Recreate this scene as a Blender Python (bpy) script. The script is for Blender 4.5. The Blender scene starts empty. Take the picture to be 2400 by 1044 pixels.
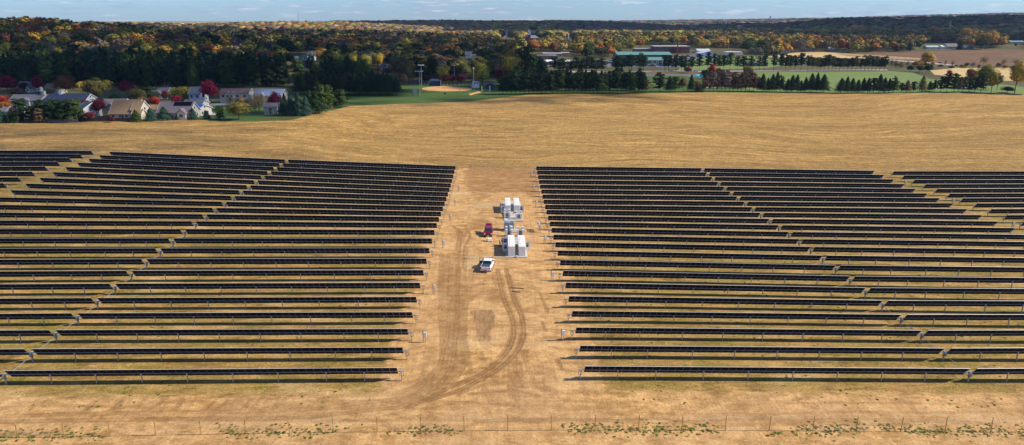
import bpy, bmesh, math, random
import numpy as np
from math import sin, cos, atan, radians, pi
from mathutils import Vector, Matrix, noise as mnoise
from mathutils.geometry import delaunay_2d_cdt
random.seed(7); RNG = np.random.default_rng(11)
C = bpy.context.scene.collection
sc = bpy.context.scene

# ------------------------------------------------------------------ camera
FPX = 1650.0; CH = 50.0; PH = atan(477/1650.0); PSI = radians(1.1)
cp_, sp_ = cos(PH), sin(PH)
FW = np.array([sin(PSI)*cp_, cos(PSI)*cp_, -sp_]); RT = np.array([cos(PSI), -sin(PSI), 0.0]); UP = np.cross(RT, FW)
cam = bpy.data.objects.new('camera', bpy.data.cameras.new('camera')); C.objects.link(cam)
cam.location = (0, 0, CH); cam.rotation_euler = (pi/2-PH, 0, -PSI)
cam.data.sensor_width = 36; cam.data.lens = FPX/2400*36; cam.data.clip_end = 40000; cam.data.clip_start = 1
sc.camera = cam

def ray(px, py): return FW + RT*(px-1200)/FPX - UP*(py-522)/FPX
def plane_hit(px, py, Y):
    r = ray(px, py); t = Y/r[1]; return r[0]*t, CH+r[2]*t
def project(x, y, z):
    x = np.asarray(x, float); y = np.asarray(y, float); z = np.asarray(z, float)-CH
    d = x*FW[0]+y*FW[1]+z*FW[2]; d = np.where(d < 1, 1, d)
    return 1200+FPX*(x*RT[0]+y*RT[1]+z*RT[2])/d, 522-FPX*(x*UP[0]+y*UP[1]+z*UP[2])/d, d

# ------------------------------------------------------------------ terrain
PITCH = 6.17; Y1 = 90.3; TOPZ = 2.4
L1R = [(933.1,862.8),(946.1,816.7),(957.3,772.4),(966.7,733.3),(976,697.7),(985.2,663.6),(992.6,633.7),(999.3,606.1),(1005.5,581.2),(1011.7,558),(1016.9,536.4),(1022.7,520.7),(1027.4,507.2),(1032.4,495.3),(1036.9,483.8),(1040.6,472.6),(1044.8,461.9),(1048.3,451.4),(1051.6,441.7),(1054.8,432),(1057.8,421.5),(1061,411.3),(1063.8,400.4),(1065.8,390.9)]
R1L = [(1369.6,858.3),(1358.9,810),(1349.7,767.4),(1340.4,728.6),(1332.7,694.2),(1326,661.6),(1319.8,634.4),(1314.9,609.6),(1308.7,587.2),(1304.2,569),(1298.5,551.8),(1294,536.6),(1290,520.7),(1285.8,507.5),(1281.5,493),(1277.8,481.3),(1275.8,469.6),(1272.3,457.2),(1269.3,444.7),(1266.6,433),(1264.4,422.3),(1261.9,410.6),(1259.4,399.9),(1257.4,389.7)]
L1L = [(6.5,868.5),(70,819.6),(126.4,774.3),(177.5,735.2),(225.4,700),(267.1,665.2),(304.6,635.6),(340.4,607.9),(374.6,582.8),(404,560),(430,536.7),(455.5,519.2),(480,502.5),(502.5,488),(523.7,473.2),(543.7,460),(563.7,446.2),(582.5,435)]
R1R = [(2275,865.2),(2214.6,817.5),(2162.3,775.4),(2113.5,738.4),(2069,705.1),(2030,674.9),(1994.8,648.6),(1959.6,622.1),(1930.2,599.2),(1902.8,578.5),(1875,561)]
L2L = {24:(253.7,357),23:(228.7,364.2),22:(203.7,371.7),21:(176.2,380.7),20:(147.5,390.2),19:(118,403),18:(86.7,416),17:(53,429.2),16:(18.7,445.2)}
L3R = {24:(212.5,351.2),23:(187.5,360),22:(161.2,368.8),21:(133.7,377.5),20:(103.7,390),19:(74.2,402),18:(40,415.5),17:(5.5,429.2)}
R2R = {13:(2384.3,535.7),14:(2342,520),15:(2305.9,505),16:(2269.7,490.9),17:(2234.9,477.1),18:(2204.5,464.2),19:(2175,454.2),20:(2146.4,443.5),21:(2121.5,431.8),22:(2096.6,419.9),23:(2073.4,409.4),24:(2051.3,399.4)}
R3L = {24:(2095.4,403.7),23:(2119,413.1),22:(2143.9,423.6),21:(2170,432.8),20:(2198.7,443.8),19:(2228.6,454.7),18:(2258.5,465.4),17:(2290.9,477.1),16:(2325.8,490.9),15:(2363,505),14:(2397,520)}
XL0 = {15:462,14:480,13:497.6,12:516.8,11:536.7,10:558.4,9:581.6,8:608.7,7:636.6,6:666.7,5:700.9,4:735.7,3:775,2:819.9}
XR0 = {12:551.4,11:568.8,10:587.5,9:607.9,8:631,7:656.9,6:682.3,5:711,4:741.6,3:777.5,2:819.8,1:866}
XG = np.arange(-200, 201, 4.0)
rowsY = []; rowsZ = []
FENCE_Y = 78.2
pts = sorted(plane_hit(a, b, FENCE_Y) for a, b in [(39,1031),(258,1027),(576,1019),(986,1014),(1292,1010),(1395,1010.8),(2006,1013.3),(2322,1018.3)])
rowsY.append(FENCE_Y); rowsZ.append(np.interp(XG, [p[0] for p in pts], [p[1] for p in pts]))
for i in range(1, 25):
    Y = Y1+PITCH*(i-1); P = []
    for lst in (L1R, R1L, L1L, R1R):
        if i <= len(lst): P.append(plane_hit(*lst[i-1], Y))
    for dd in (L2L, L3R, R2R, R3L):
        if i in dd: P.append(plane_hit(*dd[i], Y))
    if i in XL0: P.append(plane_hit(0, XL0[i], Y))
    if i in XR0: P.append(plane_hit(2400, XR0[i], Y))
    P.sort(); rowsY.append(Y)
    rowsZ.append(np.interp(XG, [p[0] for p in P], [p[1]-TOPZ for p in P]))
rowsY = np.array(rowsY); rowsZ = np.array(rowsZ)
k = np.exp(-0.5*(np.arange(-6, 7)/2.5)**2); k /= k.sum()
rowsZ = np.array([np.convolve(np.pad(r, 6, mode='edge'), k, 'valid') for r in rowsZ])
k2 = np.array([.2, .6, .2]); rp = np.pad(rowsZ, ((1, 1), (0, 0)), mode='edge')
rowsZ = k2[0]*rp[:-2]+k2[1]*rp[1:-1]+k2[2]*rp[2:]
YG = np.arange(FENCE_Y, 232.5, 1.0)
ZG = np.array([[0.0]])
ZG = np.stack([np.interp(YG, rowsY, rowsZ[:, j]) for j in range(len(XG))], 1)

def sst(a, b, x):
    t = np.clip((x-a)/(b-a), 0, 1); return t*t*(3-2*t)
def prof(u, tab):
    return np.interp(u, [t[0] for t in tab], [t[1] for t in tab])
K1 = [(-800,40),(0,43),(150,46),(250,56),(400,66),(600,82),(800,92),(1000,104)]
K2 = [(-800,54),(150,54),(480,56),(700,53),(840,55),(960,62),(1100,76),(1250,92)]
K3 = [(500,70),(800,52),(960,50),(1050,49),(1200,51),(1300,50),(1440,54),(1600,62)]
K5 = [(1150,92),(1340,75),(1500,66),(1600,62),(1700,56),(1800,57),(1950,45),(2100,44),(2300,40),(2400,38),(3200,36)]
K4 = [(-800,46),(1200,48),(1440,47),(1900,41),(2100,35),(2400,28),(3200,20)]
def ridge(X, Y, tab, Yk, w, tree):
    u = 1168+1650*X/np.maximum(Y, 50)
    A = np.maximum(CH+(45-prof(u, tab))*Yk/1650/.96-tree, 0)
    return A*np.exp(-((Y-Yk)/w)**2)
def gnoise(X, Y, s, seed=0.0):
    a = X/s+seed; b = Y/s-seed*.7
    return (np.sin(a*1.3+np.sin(b*.9+seed))+np.sin(b*1.7+1.3*np.sin(a*.7-seed))+np.sin((a+b)*.8+seed*2))/3
def terrain(X, Y):
    X = np.asarray(X, float); Y = np.asarray(Y, float)
    fx = np.clip((X-XG[0])/4.0, 0, len(XG)-1.001); fy = np.clip((Y-FENCE_Y)/1.0, 0, len(YG)-1.001)
    i = fx.astype(int); j = fy.astype(int); a = fx-i; b = fy-j
    za = (ZG[j, i]*(1-a)+ZG[j, i+1]*a)*(1-b)+(ZG[j+1, i]*(1-a)+ZG[j+1, i+1]*a)*b
    w = 1-sst(233, 330, Y)
    fl = 4.5*sst(20, 150, -X)-2.0*sst(0, 150, X)
    zf = fl*(1-sst(340, 520, Y))+1.5*gnoise(X, Y, 45)*sst(233, 300, Y)*(1-sst(480, 600, Y))
    zf = zf+4.6*np.exp(-(((X+88)/30)**2+((Y-345)/28)**2))-1.6*np.exp(-(((X+62)/22)**2+((Y-300)/18)**2))+1.6*np.exp(-(((X-60)/90)**2+((Y-420)/50)**2))
    hills = (np.maximum.reduce([ridge(X, Y, K1, 1050, 300, 15), ridge(X, Y, K2, 2300, 480, 13), ridge(X, Y, K3, 3700, 600, 14), ridge(X, Y, K5, 2900, 620, 14), ridge(X, Y, K4, 8000, 1800, 20)]))
    far = sst(560, 900, Y)*(2.5*gnoise(X, Y, 260, 3.1)+hills)+sst(4200, 6000, Y)*12*gnoise(X, Y, 700, 1.7)
    return za*w+zf*(1-w)+far
TT = np.geomspace(55, 15000, 1400)
def hit(px, py):
    r = ray(px, py); x = r[0]*TT; y = r[1]*TT; z = CH+r[2]*TT; g = terrain(x, y)
    b = np.nonzero(z < g)[0]
    if len(b) == 0: j = len(TT)-1; return x[j], y[j], g[j]
    j = b[0]
    if j == 0: return x[0], y[0], g[0]
    d0 = z[j-1]-g[j-1]; d1 = z[j]-g[j]; f = d0/(d0-d1); t = TT[j-1]+(TT[j]-TT[j-1])*f
    return r[0]*t, r[1]*t, float(terrain(r[0]*t, r[1]*t))
def tz(x, y): return float(terrain(x, y))

# ------------------------------------------------------------------ materials
def mat(name, color=(.5,.5,.5), rough=.8, metal=0.0, var=0.0, vscale=1.0, bump=0.0, spec=None, emit=None):
    m = bpy.data.materials.new(name); m.use_nodes = True; nt = m.node_tree; b = nt.nodes['Principled BSDF']
    b.inputs['Base Color'].default_value = (*color, 1); b.inputs['Roughness'].default_value = rough; b.inputs['Metallic'].default_value = metal
    if spec is not None: b.inputs['Specular IOR Level'].default_value = spec
    if var > 0:
        tc = nt.nodes.new('ShaderNodeTexCoord'); nz = nt.nodes.new('ShaderNodeTexNoise'); nz.inputs['Scale'].default_value = vscale; nz.inputs['Detail'].default_value = 5
        nt.links.new(tc.outputs['Object'], nz.inputs['Vector'])
        mr = nt.nodes.new('ShaderNodeMapRange'); mr.inputs['From Min'].default_value = .3; mr.inputs['From Max'].default_value = .7
        mr.inputs['To Min'].default_value = 1-var; mr.inputs['To Max'].default_value = 1+var
        nt.links.new(nz.outputs['Fac'], mr.inputs['Value'])
        mx = nt.nodes.new('ShaderNodeVectorMath'); mx.operation = 'SCALE'; mx.inputs[0].default_value = color
        nt.links.new(mr.outputs[0], mx.inputs['Scale']); nt.links.new(mx.outputs[0], b.inputs['Base Color'])
        if bump: 
            bp = nt.nodes.new('ShaderNodeBump'); bp.inputs['Strength'].default_value = bump
            nt.links.new(nz.outputs['Fac'], bp.inputs['Height']); nt.links.new(bp.outputs[0], b.inputs['Normal'])
    return m
class NT:
    def __init__(s, m): s.t = m.node_tree; s.b = s.t.nodes['Principled BSDF']
    def n(s, ty, **kw):
        nd = s.t.nodes.new(ty)
        for k_, v in kw.items():
            if k_.startswith('_'): setattr(nd, k_[1:], v)
            else: s.set(nd.inputs[k_.replace('__', ' ')], v)
        return nd
    def set(s, inp, v):
        if isinstance(v, bpy.types.NodeSocket): s.t.links.new(v, inp)
        elif isinstance(v, (tuple, list)) and len(v) == 3 and inp.type == 'RGBA': inp.default_value = (*v, 1)
        else: inp.default_value = v
    def noise(s, vec, scale, detail=4, rough=.55, dist=0):
        return s.n('ShaderNodeTexNoise', Vector=vec, Scale=scale, Detail=detail, Roughness=rough, Distortion=dist).outputs['Fac']
    def mapping(s, vec, scale): return s.n('ShaderNodeMapping', Vector=vec, Scale=scale).outputs[0]
    def rng(s, v, a, b, c=0., d=1.):
        nd = s.n('ShaderNodeMapRange'); s.set(nd.inputs['Value'], v)
        for k_, q in zip(('From Min', 'From Max', 'To Min', 'To Max'), (a, b, c, d)): nd.inputs[k_].default_value = q
        return nd.outputs[0]
    def math(s, op, a, b=0.0):
        nd = s.t.nodes.new('ShaderNodeMath'); nd.operation = op; s.set(nd.inputs[0], a); s.set(nd.inputs[1], b); return nd.outputs[0]
    def mix(s, f, a, b, bt='MIX'):
        nd = s.t.nodes.new('ShaderNodeMix'); nd.data_type = 'RGBA'; nd.blend_type = bt
        s.set(nd.inputs[0], f); s.set(nd.inputs[6], a); s.set(nd.inputs[7], b); return nd.outputs[2]
    def scale(s, col, f):
        nd = s.t.nodes.new('ShaderNodeVectorMath'); nd.operation = 'SCALE'; s.set(nd.inputs[0], col); s.set(nd.inputs['Scale'], f); return nd.outputs[0]
    def attr(s, name): return s.n('ShaderNodeAttribute', _attribute_name=name)
def newmat(name, rough=.95, spec=.2):
    m = bpy.data.materials.new(name); m.use_nodes = True; w = NT(m); w.b.inputs['Roughness'].default_value = rough; w.b.inputs['Specular IOR Level'].default_value = spec
    return m, w

# site soil: attribute 'wear' = (bare, track, grass), 'wear2' = (gravel, darker soil, pit)
M_soil, w = newmat('site_soil')
P_ = w.n('ShaderNodeTexCoord').outputs['Object']
sep = w.n('ShaderNodeSeparateColor', Color=w.attr('wear').outputs['Color']); sep2 = w.n('ShaderNodeSeparateColor', Color=w.attr('wear2').outputs['Color'])
nbig = w.noise(P_, .09, 5); nmid = w.noise(w.mapping(P_, (.7, 1.3, 1)), .55, 6, .6); nfin = w.noise(P_, 3.2, 6, .7); nlong = w.noise(w.mapping(P_, (.25, 1.1, 1)), .5, 6, .65, 1.0)
col = w.mix(w.rng(nmid, .36, .64), (.33, .17, .055), (.66, .385, .145))
col = w.mix(w.rng(nbig, .35, .65, 0, .55), col, (.50, .30, .14))
# between the rows: drier, paler, duller soil with grass
dry = w.mix(w.rng(nlong, .38, .62), (.15, .085, .028), (.48, .285, .105))
dry = w.mix(w.rng(w.noise(P_, 1.3, 6, .8), .46, .58, 0, .8), dry, (.38, .235, .05))
grass = w.mix(w.rng(w.noise(P_, 2.3, 4), .38, .62), (.085, .10, .010), (.25, .20, .025))
gmask = w.math('MULTIPLY', sep.outputs[2], w.rng(w.math('ADD', w.math('MULTIPLY', w.noise(w.mapping(P_, (.5, 1.0, 1)), .22, 3), .55), w.math('MULTIPLY', w.noise(P_, 1.7, 6, .75), .45)), .44, .66))
gmask = w.math('MINIMUM', w.math('MULTIPLY', gmask, .9), 1.0)
dry = w.mix(gmask, dry, grass)
flk = w.math('MULTIPLY', w.rng(w.noise(P_, 2.6, 4, .75), .56, .62), w.rng(w.noise(w.mapping(P_, (.5, 1, 1)), .35, 4, .6), .46, .58))
dry = w.mix(w.math('MULTIPLY', flk, w.math('MULTIPLY', sep.outputs[2], .85)), dry, (.045, .055, .008))
dry = w.scale(dry, w.rng(w.noise(P_, 4.5, 5, .8), .32, .68, .62, 1.38))
bare = w.rng(w.math('ADD', sep.outputs[0], w.math('MULTIPLY', w.math('SUBTRACT', nmid, .5), .9)), .35, .65)
col = w.scale(col, w.rng(w.noise(w.mapping(P_, (1.6, .10, 1)), 1.0, 5, .7), .3, .7, .84, 1.16))
col = w.mix(bare, dry, col)
# ground in front, along the fence, is greyer
gr = w.rng(w.math('ADD', sep2.outputs[0], w.math('MULTIPLY', w.math('SUBTRACT', nmid, .5), 1.0)), .3, .75, 0, .7)
col = w.mix(gr, col, w.mix(nfin, (.34, .215, .095), (.58, .395, .185)))
dm = w.rng(w.math('ADD', sep2.outputs[1], w.math('MULTIPLY', w.math('SUBTRACT', w.noise(P_, .22, 6, .7), .5), 1.2)), .22, .72, 0, .85)
col = w.mix(dm, col, w.mix(w.rng(nmid, .4, .6), (.25, .125, .04), (.38, .20, .07)))
pit = w.rng(w.math('ADD', sep2.outputs[2], w.math('MULTIPLY', w.math('SUBTRACT', w.noise(w.mapping(P_, (1.5, .35, 1)), .9, 5, .7), .5), 1.3)), .38, .75, 0, .8)
col = w.mix(pit, col, w.mix(w.rng(w.noise(w.mapping(P_, (2.2, .3, 1)), 1.0, 5, .7), .4, .6), (.20, .11, .045), (.38, .22, .10)))
trk = w.math('MULTIPLY', sep.outputs[1], w.rng(w.noise(P_, .8, 5, .7), .3, .6, .55, 1.0))
col = w.mix(w.rng(w.noise(P_, .17, 6, .72), .52, .66, 0, .5), col, (.30, .15, .05))
col = w.mix(w.rng(w.noise(w.mapping(P_, (.5, 1.4, 1)), .11, 6, .68), .54, .68, 0, .5), col, (.72, .47, .22))
rill = w.noise(P_, .5, 5, .6, 2.5)
col = w.mix(w.math('MULTIPLY', w.rng(w.math('ABSOLUTE', w.math('SUBTRACT', rill, .5)), 0, .018, 1, 0), .35), col, (.20, .105, .04))
col = w.mix(w.math('MULTIPLY', trk, .9), col, (.19, .095, .033))
col = w.scale(col, w.rng(nfin, .3, .7, .72, 1.28)); col = w.scale(col, w.rng(w.noise(P_, 9, 3, .7), .3, .7, .8, 1.2))
w.set(w.b.inputs['Base Color'], col)
hh = w.math('ADD', w.math('MULTIPLY', nmid, .25), w.math('ADD', w.math('MULTIPLY', nfin, .08), w.math('MULTIPLY', trk, -.06)))
w.set(w.b.inputs['Normal'], w.n('ShaderNodeBump', Strength=.9, Distance=1.0, Height=hh).outputs[0])

M_field, w = newmat('field_stubble')
P_ = w.n('ShaderNodeTexCoord').outputs['Object']
warp = w.n('ShaderNodeVectorMath', _operation='ADD'); w.set(warp.inputs[0], P_)
wv = w.n('ShaderNodeCombineXYZ', Y=w.math('MULTIPLY', w.noise(P_, .0075, 3), 90.0)); w.set(warp.inputs[1], wv.outputs[0]); PW = warp.outputs[0]
s1 = w.noise(w.mapping(PW, (.025, .33, 1)), 1.0, 7, .7); s2 = w.noise(w.mapping(PW, (.10, 1.6, 1)), 1.0, 6, .7); s3 = w.noise(P_, 1.2, 5, .8); s4 = w.noise(w.mapping(PW, (.006, .09, 1)), 1.0, 4, .6); wav = w.n('ShaderNodeTexWave', Vector=PW, Scale=.075, Distortion=3.0, Detail=3.0); wav.bands_direction = 'Y'
col = w.mix(w.rng(s1, .34, .68), (.22, .11, .026), (.58, .335, .088))
col = w.mix(w.rng(s2, .40, .72, 0, .6), col, (.68, .45, .17))
col = w.scale(col, w.rng(wav.outputs['Fac'], 0, 1, .93, 1.05))
col = w.mix(w.rng(s4, .42, .66, 0, .75), col, (.27, .155, .045))
col = w.scale(col, w.rng(s3, .32, .68, .45, 1.5)); col = w.scale(col, w.rng(w.noise(P_, .35, 4, .8), .3, .7, .7, 1.3))
w.set(w.b.inputs['Base Color'], col)
w.set(w.b.inputs['Normal'], w.n('ShaderNodeBump', Strength=1.0, Distance=.5, Height=w.math('ADD', s3, s2)).outputs[0])

def grassmat(name, a, b, c, sc_=.05):
    m, w = newmat(name); P_ = w.n('ShaderNodeTexCoord').outputs['Object']
    col = w.mix(w.rng(w.noise(P_, sc_, 5), .35, .65), a, b); col = w.mix(w.rng(w.noise(w.mapping(P_, (.3, 1, 1)), sc_*6, 5, .7), .45, .7, 0, .6), col, c)
    w.set(w.b.inputs['Base Color'], w.scale(col, w.rng(w.noise(P_, .8, 4, .7), .3, .7, .75, 1.25))); return m
M_ground = grassmat('rough_grass', (.055,.06,.018), (.10,.085,.03), (.16,.12,.05), .01)
w = NT(M_ground); P_ = w.n('ShaderNodeTexCoord').outputs['Object']; old = w.b.inputs['Base Color'].links[0].from_socket
vor = w.n('ShaderNodeTexVoronoi', Vector=w.mapping(P_, (.0011, .0011, 0)), Scale=1.0); vor.distance = 'MANHATTAN'; vs_ = w.n('ShaderNodeSeparateColor', Color=vor.outputs['Color'])
fl_ = w.mix(w.rng(vs_.outputs[0], .4, .45), w.mix(w.rng(vs_.outputs[1], .5, .55), (.10, .13, .04), (.24, .17, .08)), (.42, .32, .17))
fy = w.n('ShaderNodeSeparateXYZ', Vector=P_).outputs[1]; w.set(w.b.inputs['Base Color'], w.mix(w.rng(fy, 2300, 2700), old, fl_))
M_lawn = grassmat('mown_lawn', (.045,.09,.014), (.065,.11,.018), (.10,.125,.03), .03)
M_sport = grassmat('sports_turf', (.12,.18,.045), (.155,.215,.06), (.21,.235,.08), .02)
M_prairie = grassmat('prairie_grass', (.13,.07,.035), (.21,.11,.05), (.09,.055,.035), .02)
M_tan = grassmat('tan_crop', (.50,.34,.15), (.58,.42,.20), (.42,.28,.12), .02)
M_asph = mat('asphalt', (.12,.12,.13), .9, var=.2, vscale=.3)
M_conc = mat('pale_concrete', (.46,.42,.36), .9, var=.15, vscale=.6)
M_infield = mat('infield_clay', (.60,.30,.11), .95, var=.15, vscale=.2)
M_bark = mat('bark', (.09,.065,.045), .95, var=.3, vscale=3)
M_steel = mat('galvanised_steel', (.50,.53,.56), .45, .6, var=.15, vscale=2)
M_tube = mat('tube_steel', (.20,.23,.28), .5, .3, var=.15, vscale=1)
M_shadeframe = mat('module_frame_shaded', (.16,.16,.17), .5, .3)  # darker copy of the frame aluminium, shade put into the colour
M_frame = mat('aluminium_frame', (.86,.86,.84), .4, .2)
M_white = mat('white_enamel', (.80,.77,.70), .5, var=.06, vscale=1.5)
M_whitegrey = mat('pale_grey_enamel', (.62,.62,.61), .55, var=.1, vscale=1.5)
M_bluegrey = mat('blue_grey_enamel', (.28,.34,.40), .5, var=.12, vscale=1.5)
M_dark = mat('dark_plastic', (.03,.03,.035), .6)
M_glass = mat('dark_glass', (.02,.03,.045), .12, spec=.6)
M_rubber = mat('rubber', (.02,.02,.02), .85)
M_red = mat('crimson_paint', (.22,.004,.045), .25, .3)
M_carwhite = mat('white_car_paint', (.82,.83,.84), .25)
M_chrome = mat('chrome', (.7,.7,.72), .2, .9)
M_orange = mat('orange_plastic', (.75,.10,.02), .6)
M_yellow = mat('yellow_paint', (.75,.60,.03), .6)
M_wood = mat('weathered_wood', (.33,.20,.055), .9, var=.3, vscale=4)
M_plank = mat('dark_plank', (.10,.06,.03), .9, var=.3, vscale=4)
M_wire = mat('fence_wire', (.32,.31,.28), .6, .5)
M_cream = mat('cream_siding', (.52,.46,.36), .8, var=.06, vscale=1)
M_brick = mat('red_brick', (.24,.07,.045), .9, var=.2, vscale=2)
M_tanbrick = mat('tan_brick', (.38,.22,.15), .9, var=.15, vscale=2)
# photovoltaic module back: glass over dark cells, faint fingers
M_pv, w = newmat('module_glass', .45, .12)
P_ = w.n('ShaderNodeTexCoord').outputs['Object']
wave = w.n('ShaderNodeTexWave', Vector=P_, Scale=5.7*.5); wave.bands_direction = 'X'
col = w.mix(w.rng(wave.outputs['Fac'], .86, 1.0, 0, .5), (.0035, .0035, .007), (.014, .014, .018))
w.set(w.b.inputs['Base Color'], w.scale(col, w.rng(w.noise(P_, .7, 3), .3, .7, .8, 1.2)))
# foliage: colour from the object, leaf value from attribute lv
def foliage(name, stuff=False, rough=.9):
    m, w = newmat(name, rough, .15)
    base = w.attr('col').outputs['Color'] if stuff else w.n('ShaderNodeObjectInfo').outputs['Color']
    geo = w.n('ShaderNodeNewGeometry').outputs['Position']
    n1 = w.noise(geo, .45, 4, .6); lv = w.attr('lv').outputs['Fac']
    hs = w.n('ShaderNodeHueSaturation', Color=base, Hue=w.rng(n1, .3, .7, .485, .515), Saturation=1.0, Value=w.rng(n1, .3, .7, .72, 1.3))
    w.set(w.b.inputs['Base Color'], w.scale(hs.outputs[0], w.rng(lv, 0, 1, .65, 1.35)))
    return m
M_leaf = foliage('leaves'); M_leafs = foliage('leaves_far', True)

# ------------------------------------------------------------------ object helpers
LABELS = set()
def tag(o, label=None, cat=None, group=None, kind=None):
    if label:
        n = len(label.split()); assert 4 <= n <= 16, label
        if label in LABELS: print('DUPLABEL', label)
        LABELS.add(label); o['label'] = label
    if cat: o['category'] = cat
    if group: o['group'] = group
    if kind: o['kind'] = kind
    return o
def link(o, parent=None):
    C.objects.link(o)
    if parent is not None: o.parent = parent
    return o
def empty(name, loc, rz=0, label=None, cat=None, group=None):
    o = bpy.data.objects.new(name, None); o.location = loc; o.rotation_euler = (0, 0, rz); o.empty_display_size = .5
    link(o); tag(o, label, cat, group); return o
class MB:
    def __init__(s): s.v = []; s.f = []; s.m = []; s.smooth = False
    def add(s, vs, fs, mi=0):
        o = len(s.v); s.v += [tuple(map(float, q)) for q in vs]; s.f += [tuple(i+o for i in f) for f in fs]; s.m += [mi]*len(fs); return s
    def box(s, x0, x1, y0, y1, z0, z1, mi=0):
        vs = [(x0,y0,z0),(x1,y0,z0),(x1,y1,z0),(x0,y1,z0),(x0,y0,z1),(x1,y0,z1),(x1,y1,z1),(x0,y1,z1)]
        return s.add(vs, [(0,3,2,1),(4,5,6,7),(0,1,5,4),(1,2,6,5),(2,3,7,6),(3,0,4,7)], mi)
    def tube(s, p0, p1, r, n=6, mi=0, r1=None):
        p0 = Vector(p0); p1 = Vector(p1); d = (p1-p0).normalized(); a = d.orthogonal().normalized(); b = d.cross(a); r1 = r if r1 is None else r1
        vs = [p0+(a*cos(2*pi*i/n)+b*sin(2*pi*i/n))*r for i in range(n)]+[p1+(a*cos(2*pi*i/n)+b*sin(2*pi*i/n))*r1 for i in range(n)]
        fs = [(i, (i+1) % n, n+(i+1) % n, n+i) for i in range(n)]+[tuple(range(n))[::-1], tuple(range(n, 2*n))]
        return s.add(vs, fs, mi)
    def prism(s, poly, y0, y1, mi=0):  # poly in xz, extruded along y
        n = len(poly); vs = [(p[0], y0, p[1]) for p in poly]+[(p[0], y1, p[1]) for p in poly]
        return s.add(vs, [tuple(range(n)), tuple(range(n, 2*n))[::-1]]+[(i, n+i, n+(i+1) % n, (i+1) % n) for i in range(n)], mi)
    def prismx(s, poly, x0, x1, mi=0):  # poly in yz, extruded along x
        n = len(poly); vs = [(x0, p[0], p[1]) for p in poly]+[(x1, p[0], p[1]) for p in poly]
        return s.add(vs, [tuple(range(n))[::-1], tuple(range(n, 2*n))]+[(i, (i+1) % n, n+(i+1) % n, n+i) for i in range(n)], mi)
    def mesh(s, name, mats):
        me = bpy.data.meshes.new(name); me.from_pydata(s.v, [], s.f); me.update()
        for q in (mats if isinstance(mats, (list, tuple)) else [mats]): me.materials.append(q)
        me.polygons.foreach_set('material_index', s.m)
        bm = bmesh.new(); bm.from_mesh(me); bmesh.ops.recalc_face_normals(bm, faces=bm.faces); bm.to_mesh(me); bm.free()
        if s.smooth: me.polygons.foreach_set('use_smooth', [True]*len(me.polygons))
        return me
    def build(s, name, mats, parent=None, bevel=0, loc=None, rz=0):
        o = bpy.data.objects.new(name, s.mesh(name, mats)); link(o, parent)
        if loc is not None: o.location = loc
        o.rotation_euler.z = rz
        if bevel:
            b = o.modifiers.new('b', 'BEVEL'); b.width = bevel; b.segments = 2; b.limit_method = 'ANGLE'
        return o
def npmesh(name, V, Fq, mats, attrs={}, tri=None, smooth=False):
    me = bpy.data.meshes.new(name); V = np.asarray(V, np.float32); 
    F = [np.asarray(f, np.int32) for f in ([Fq] if Fq is not None else [])+([tri] if tri is not None else [])]
    nl = sum(f.size for f in F); npoly = sum(len(f) for f in F)
    me.vertices.add(len(V)); me.vertices.foreach_set('co', V.ravel())
    me.loops.add(nl); me.loops.foreach_set('vertex_index', np.concatenate([f.ravel() for f in F]))
    me.polygons.add(npoly); tot = np.concatenate([np.full(len(f), f.shape[1], np.int32) for f in F]); st = np.concatenate([[0], np.cumsum(tot)[:-1]]).astype(np.int32)
    me.polygons.foreach_set('loop_start', st); me.polygons.foreach_set('loop_total', tot)
    if smooth: me.polygons.foreach_set('use_smooth', np.ones(npoly, bool))
    me.update(calc_edges=True)
    for k_, a in attrs.items():
        a = np.asarray(a, np.float32)
        if a.ndim == 1: me.attributes.new(k_, 'FLOAT', 'POINT').data.foreach_set('value', a)
        else:
            a4 = np.ones((len(a), 4), np.float32); a4[:, :3] = a[:, :3]
            me.attributes.new(k_, 'FLOAT_COLOR', 'POINT').data.foreach_set('color', a4.ravel())
    for q in (mats if isinstance(mats, (list, tuple)) else [mats]): me.materials.append(q)
    return me
def obj(name, me, parent=None, loc=None):
    o = bpy.data.objects.new(name, me); link(o, parent)
    if loc is not None: o.location = loc
    return o
def gridmesh(name, xs, ys, off, m, attrf=None):
    X, Y = np.meshgrid(xs, ys); Z = terrain(X, Y)+off
    nx, ny = len(xs), len(ys); idx = np.arange(nx*ny).reshape(ny, nx)
    Fq = np.stack([idx[:-1, :-1], idx[:-1, 1:], idx[1:, 1:], idx[1:, :-1]], -1).reshape(-1, 4)
    V = np.stack([X, Y, Z], -1).reshape(-1, 3)
    return npmesh(name, V, Fq, m, attrf(V) if attrf else {}, smooth=True)
def inpoly(px, py, poly):
    px = np.asarray(px, float); py = np.asarray(py, float); c = np.zeros(px.shape, bool); n = len(poly)
    for i in range(n):
        x0, y0 = poly[i]; x1, y1 = poly[(i+1) % n]
        if y0 == y1: continue
        k_ = ((y0 > py) != (y1 > py)) & (px < (x1-x0)*(py-y0)/(y1-y0)+x0); c ^= k_
    return c
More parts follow.
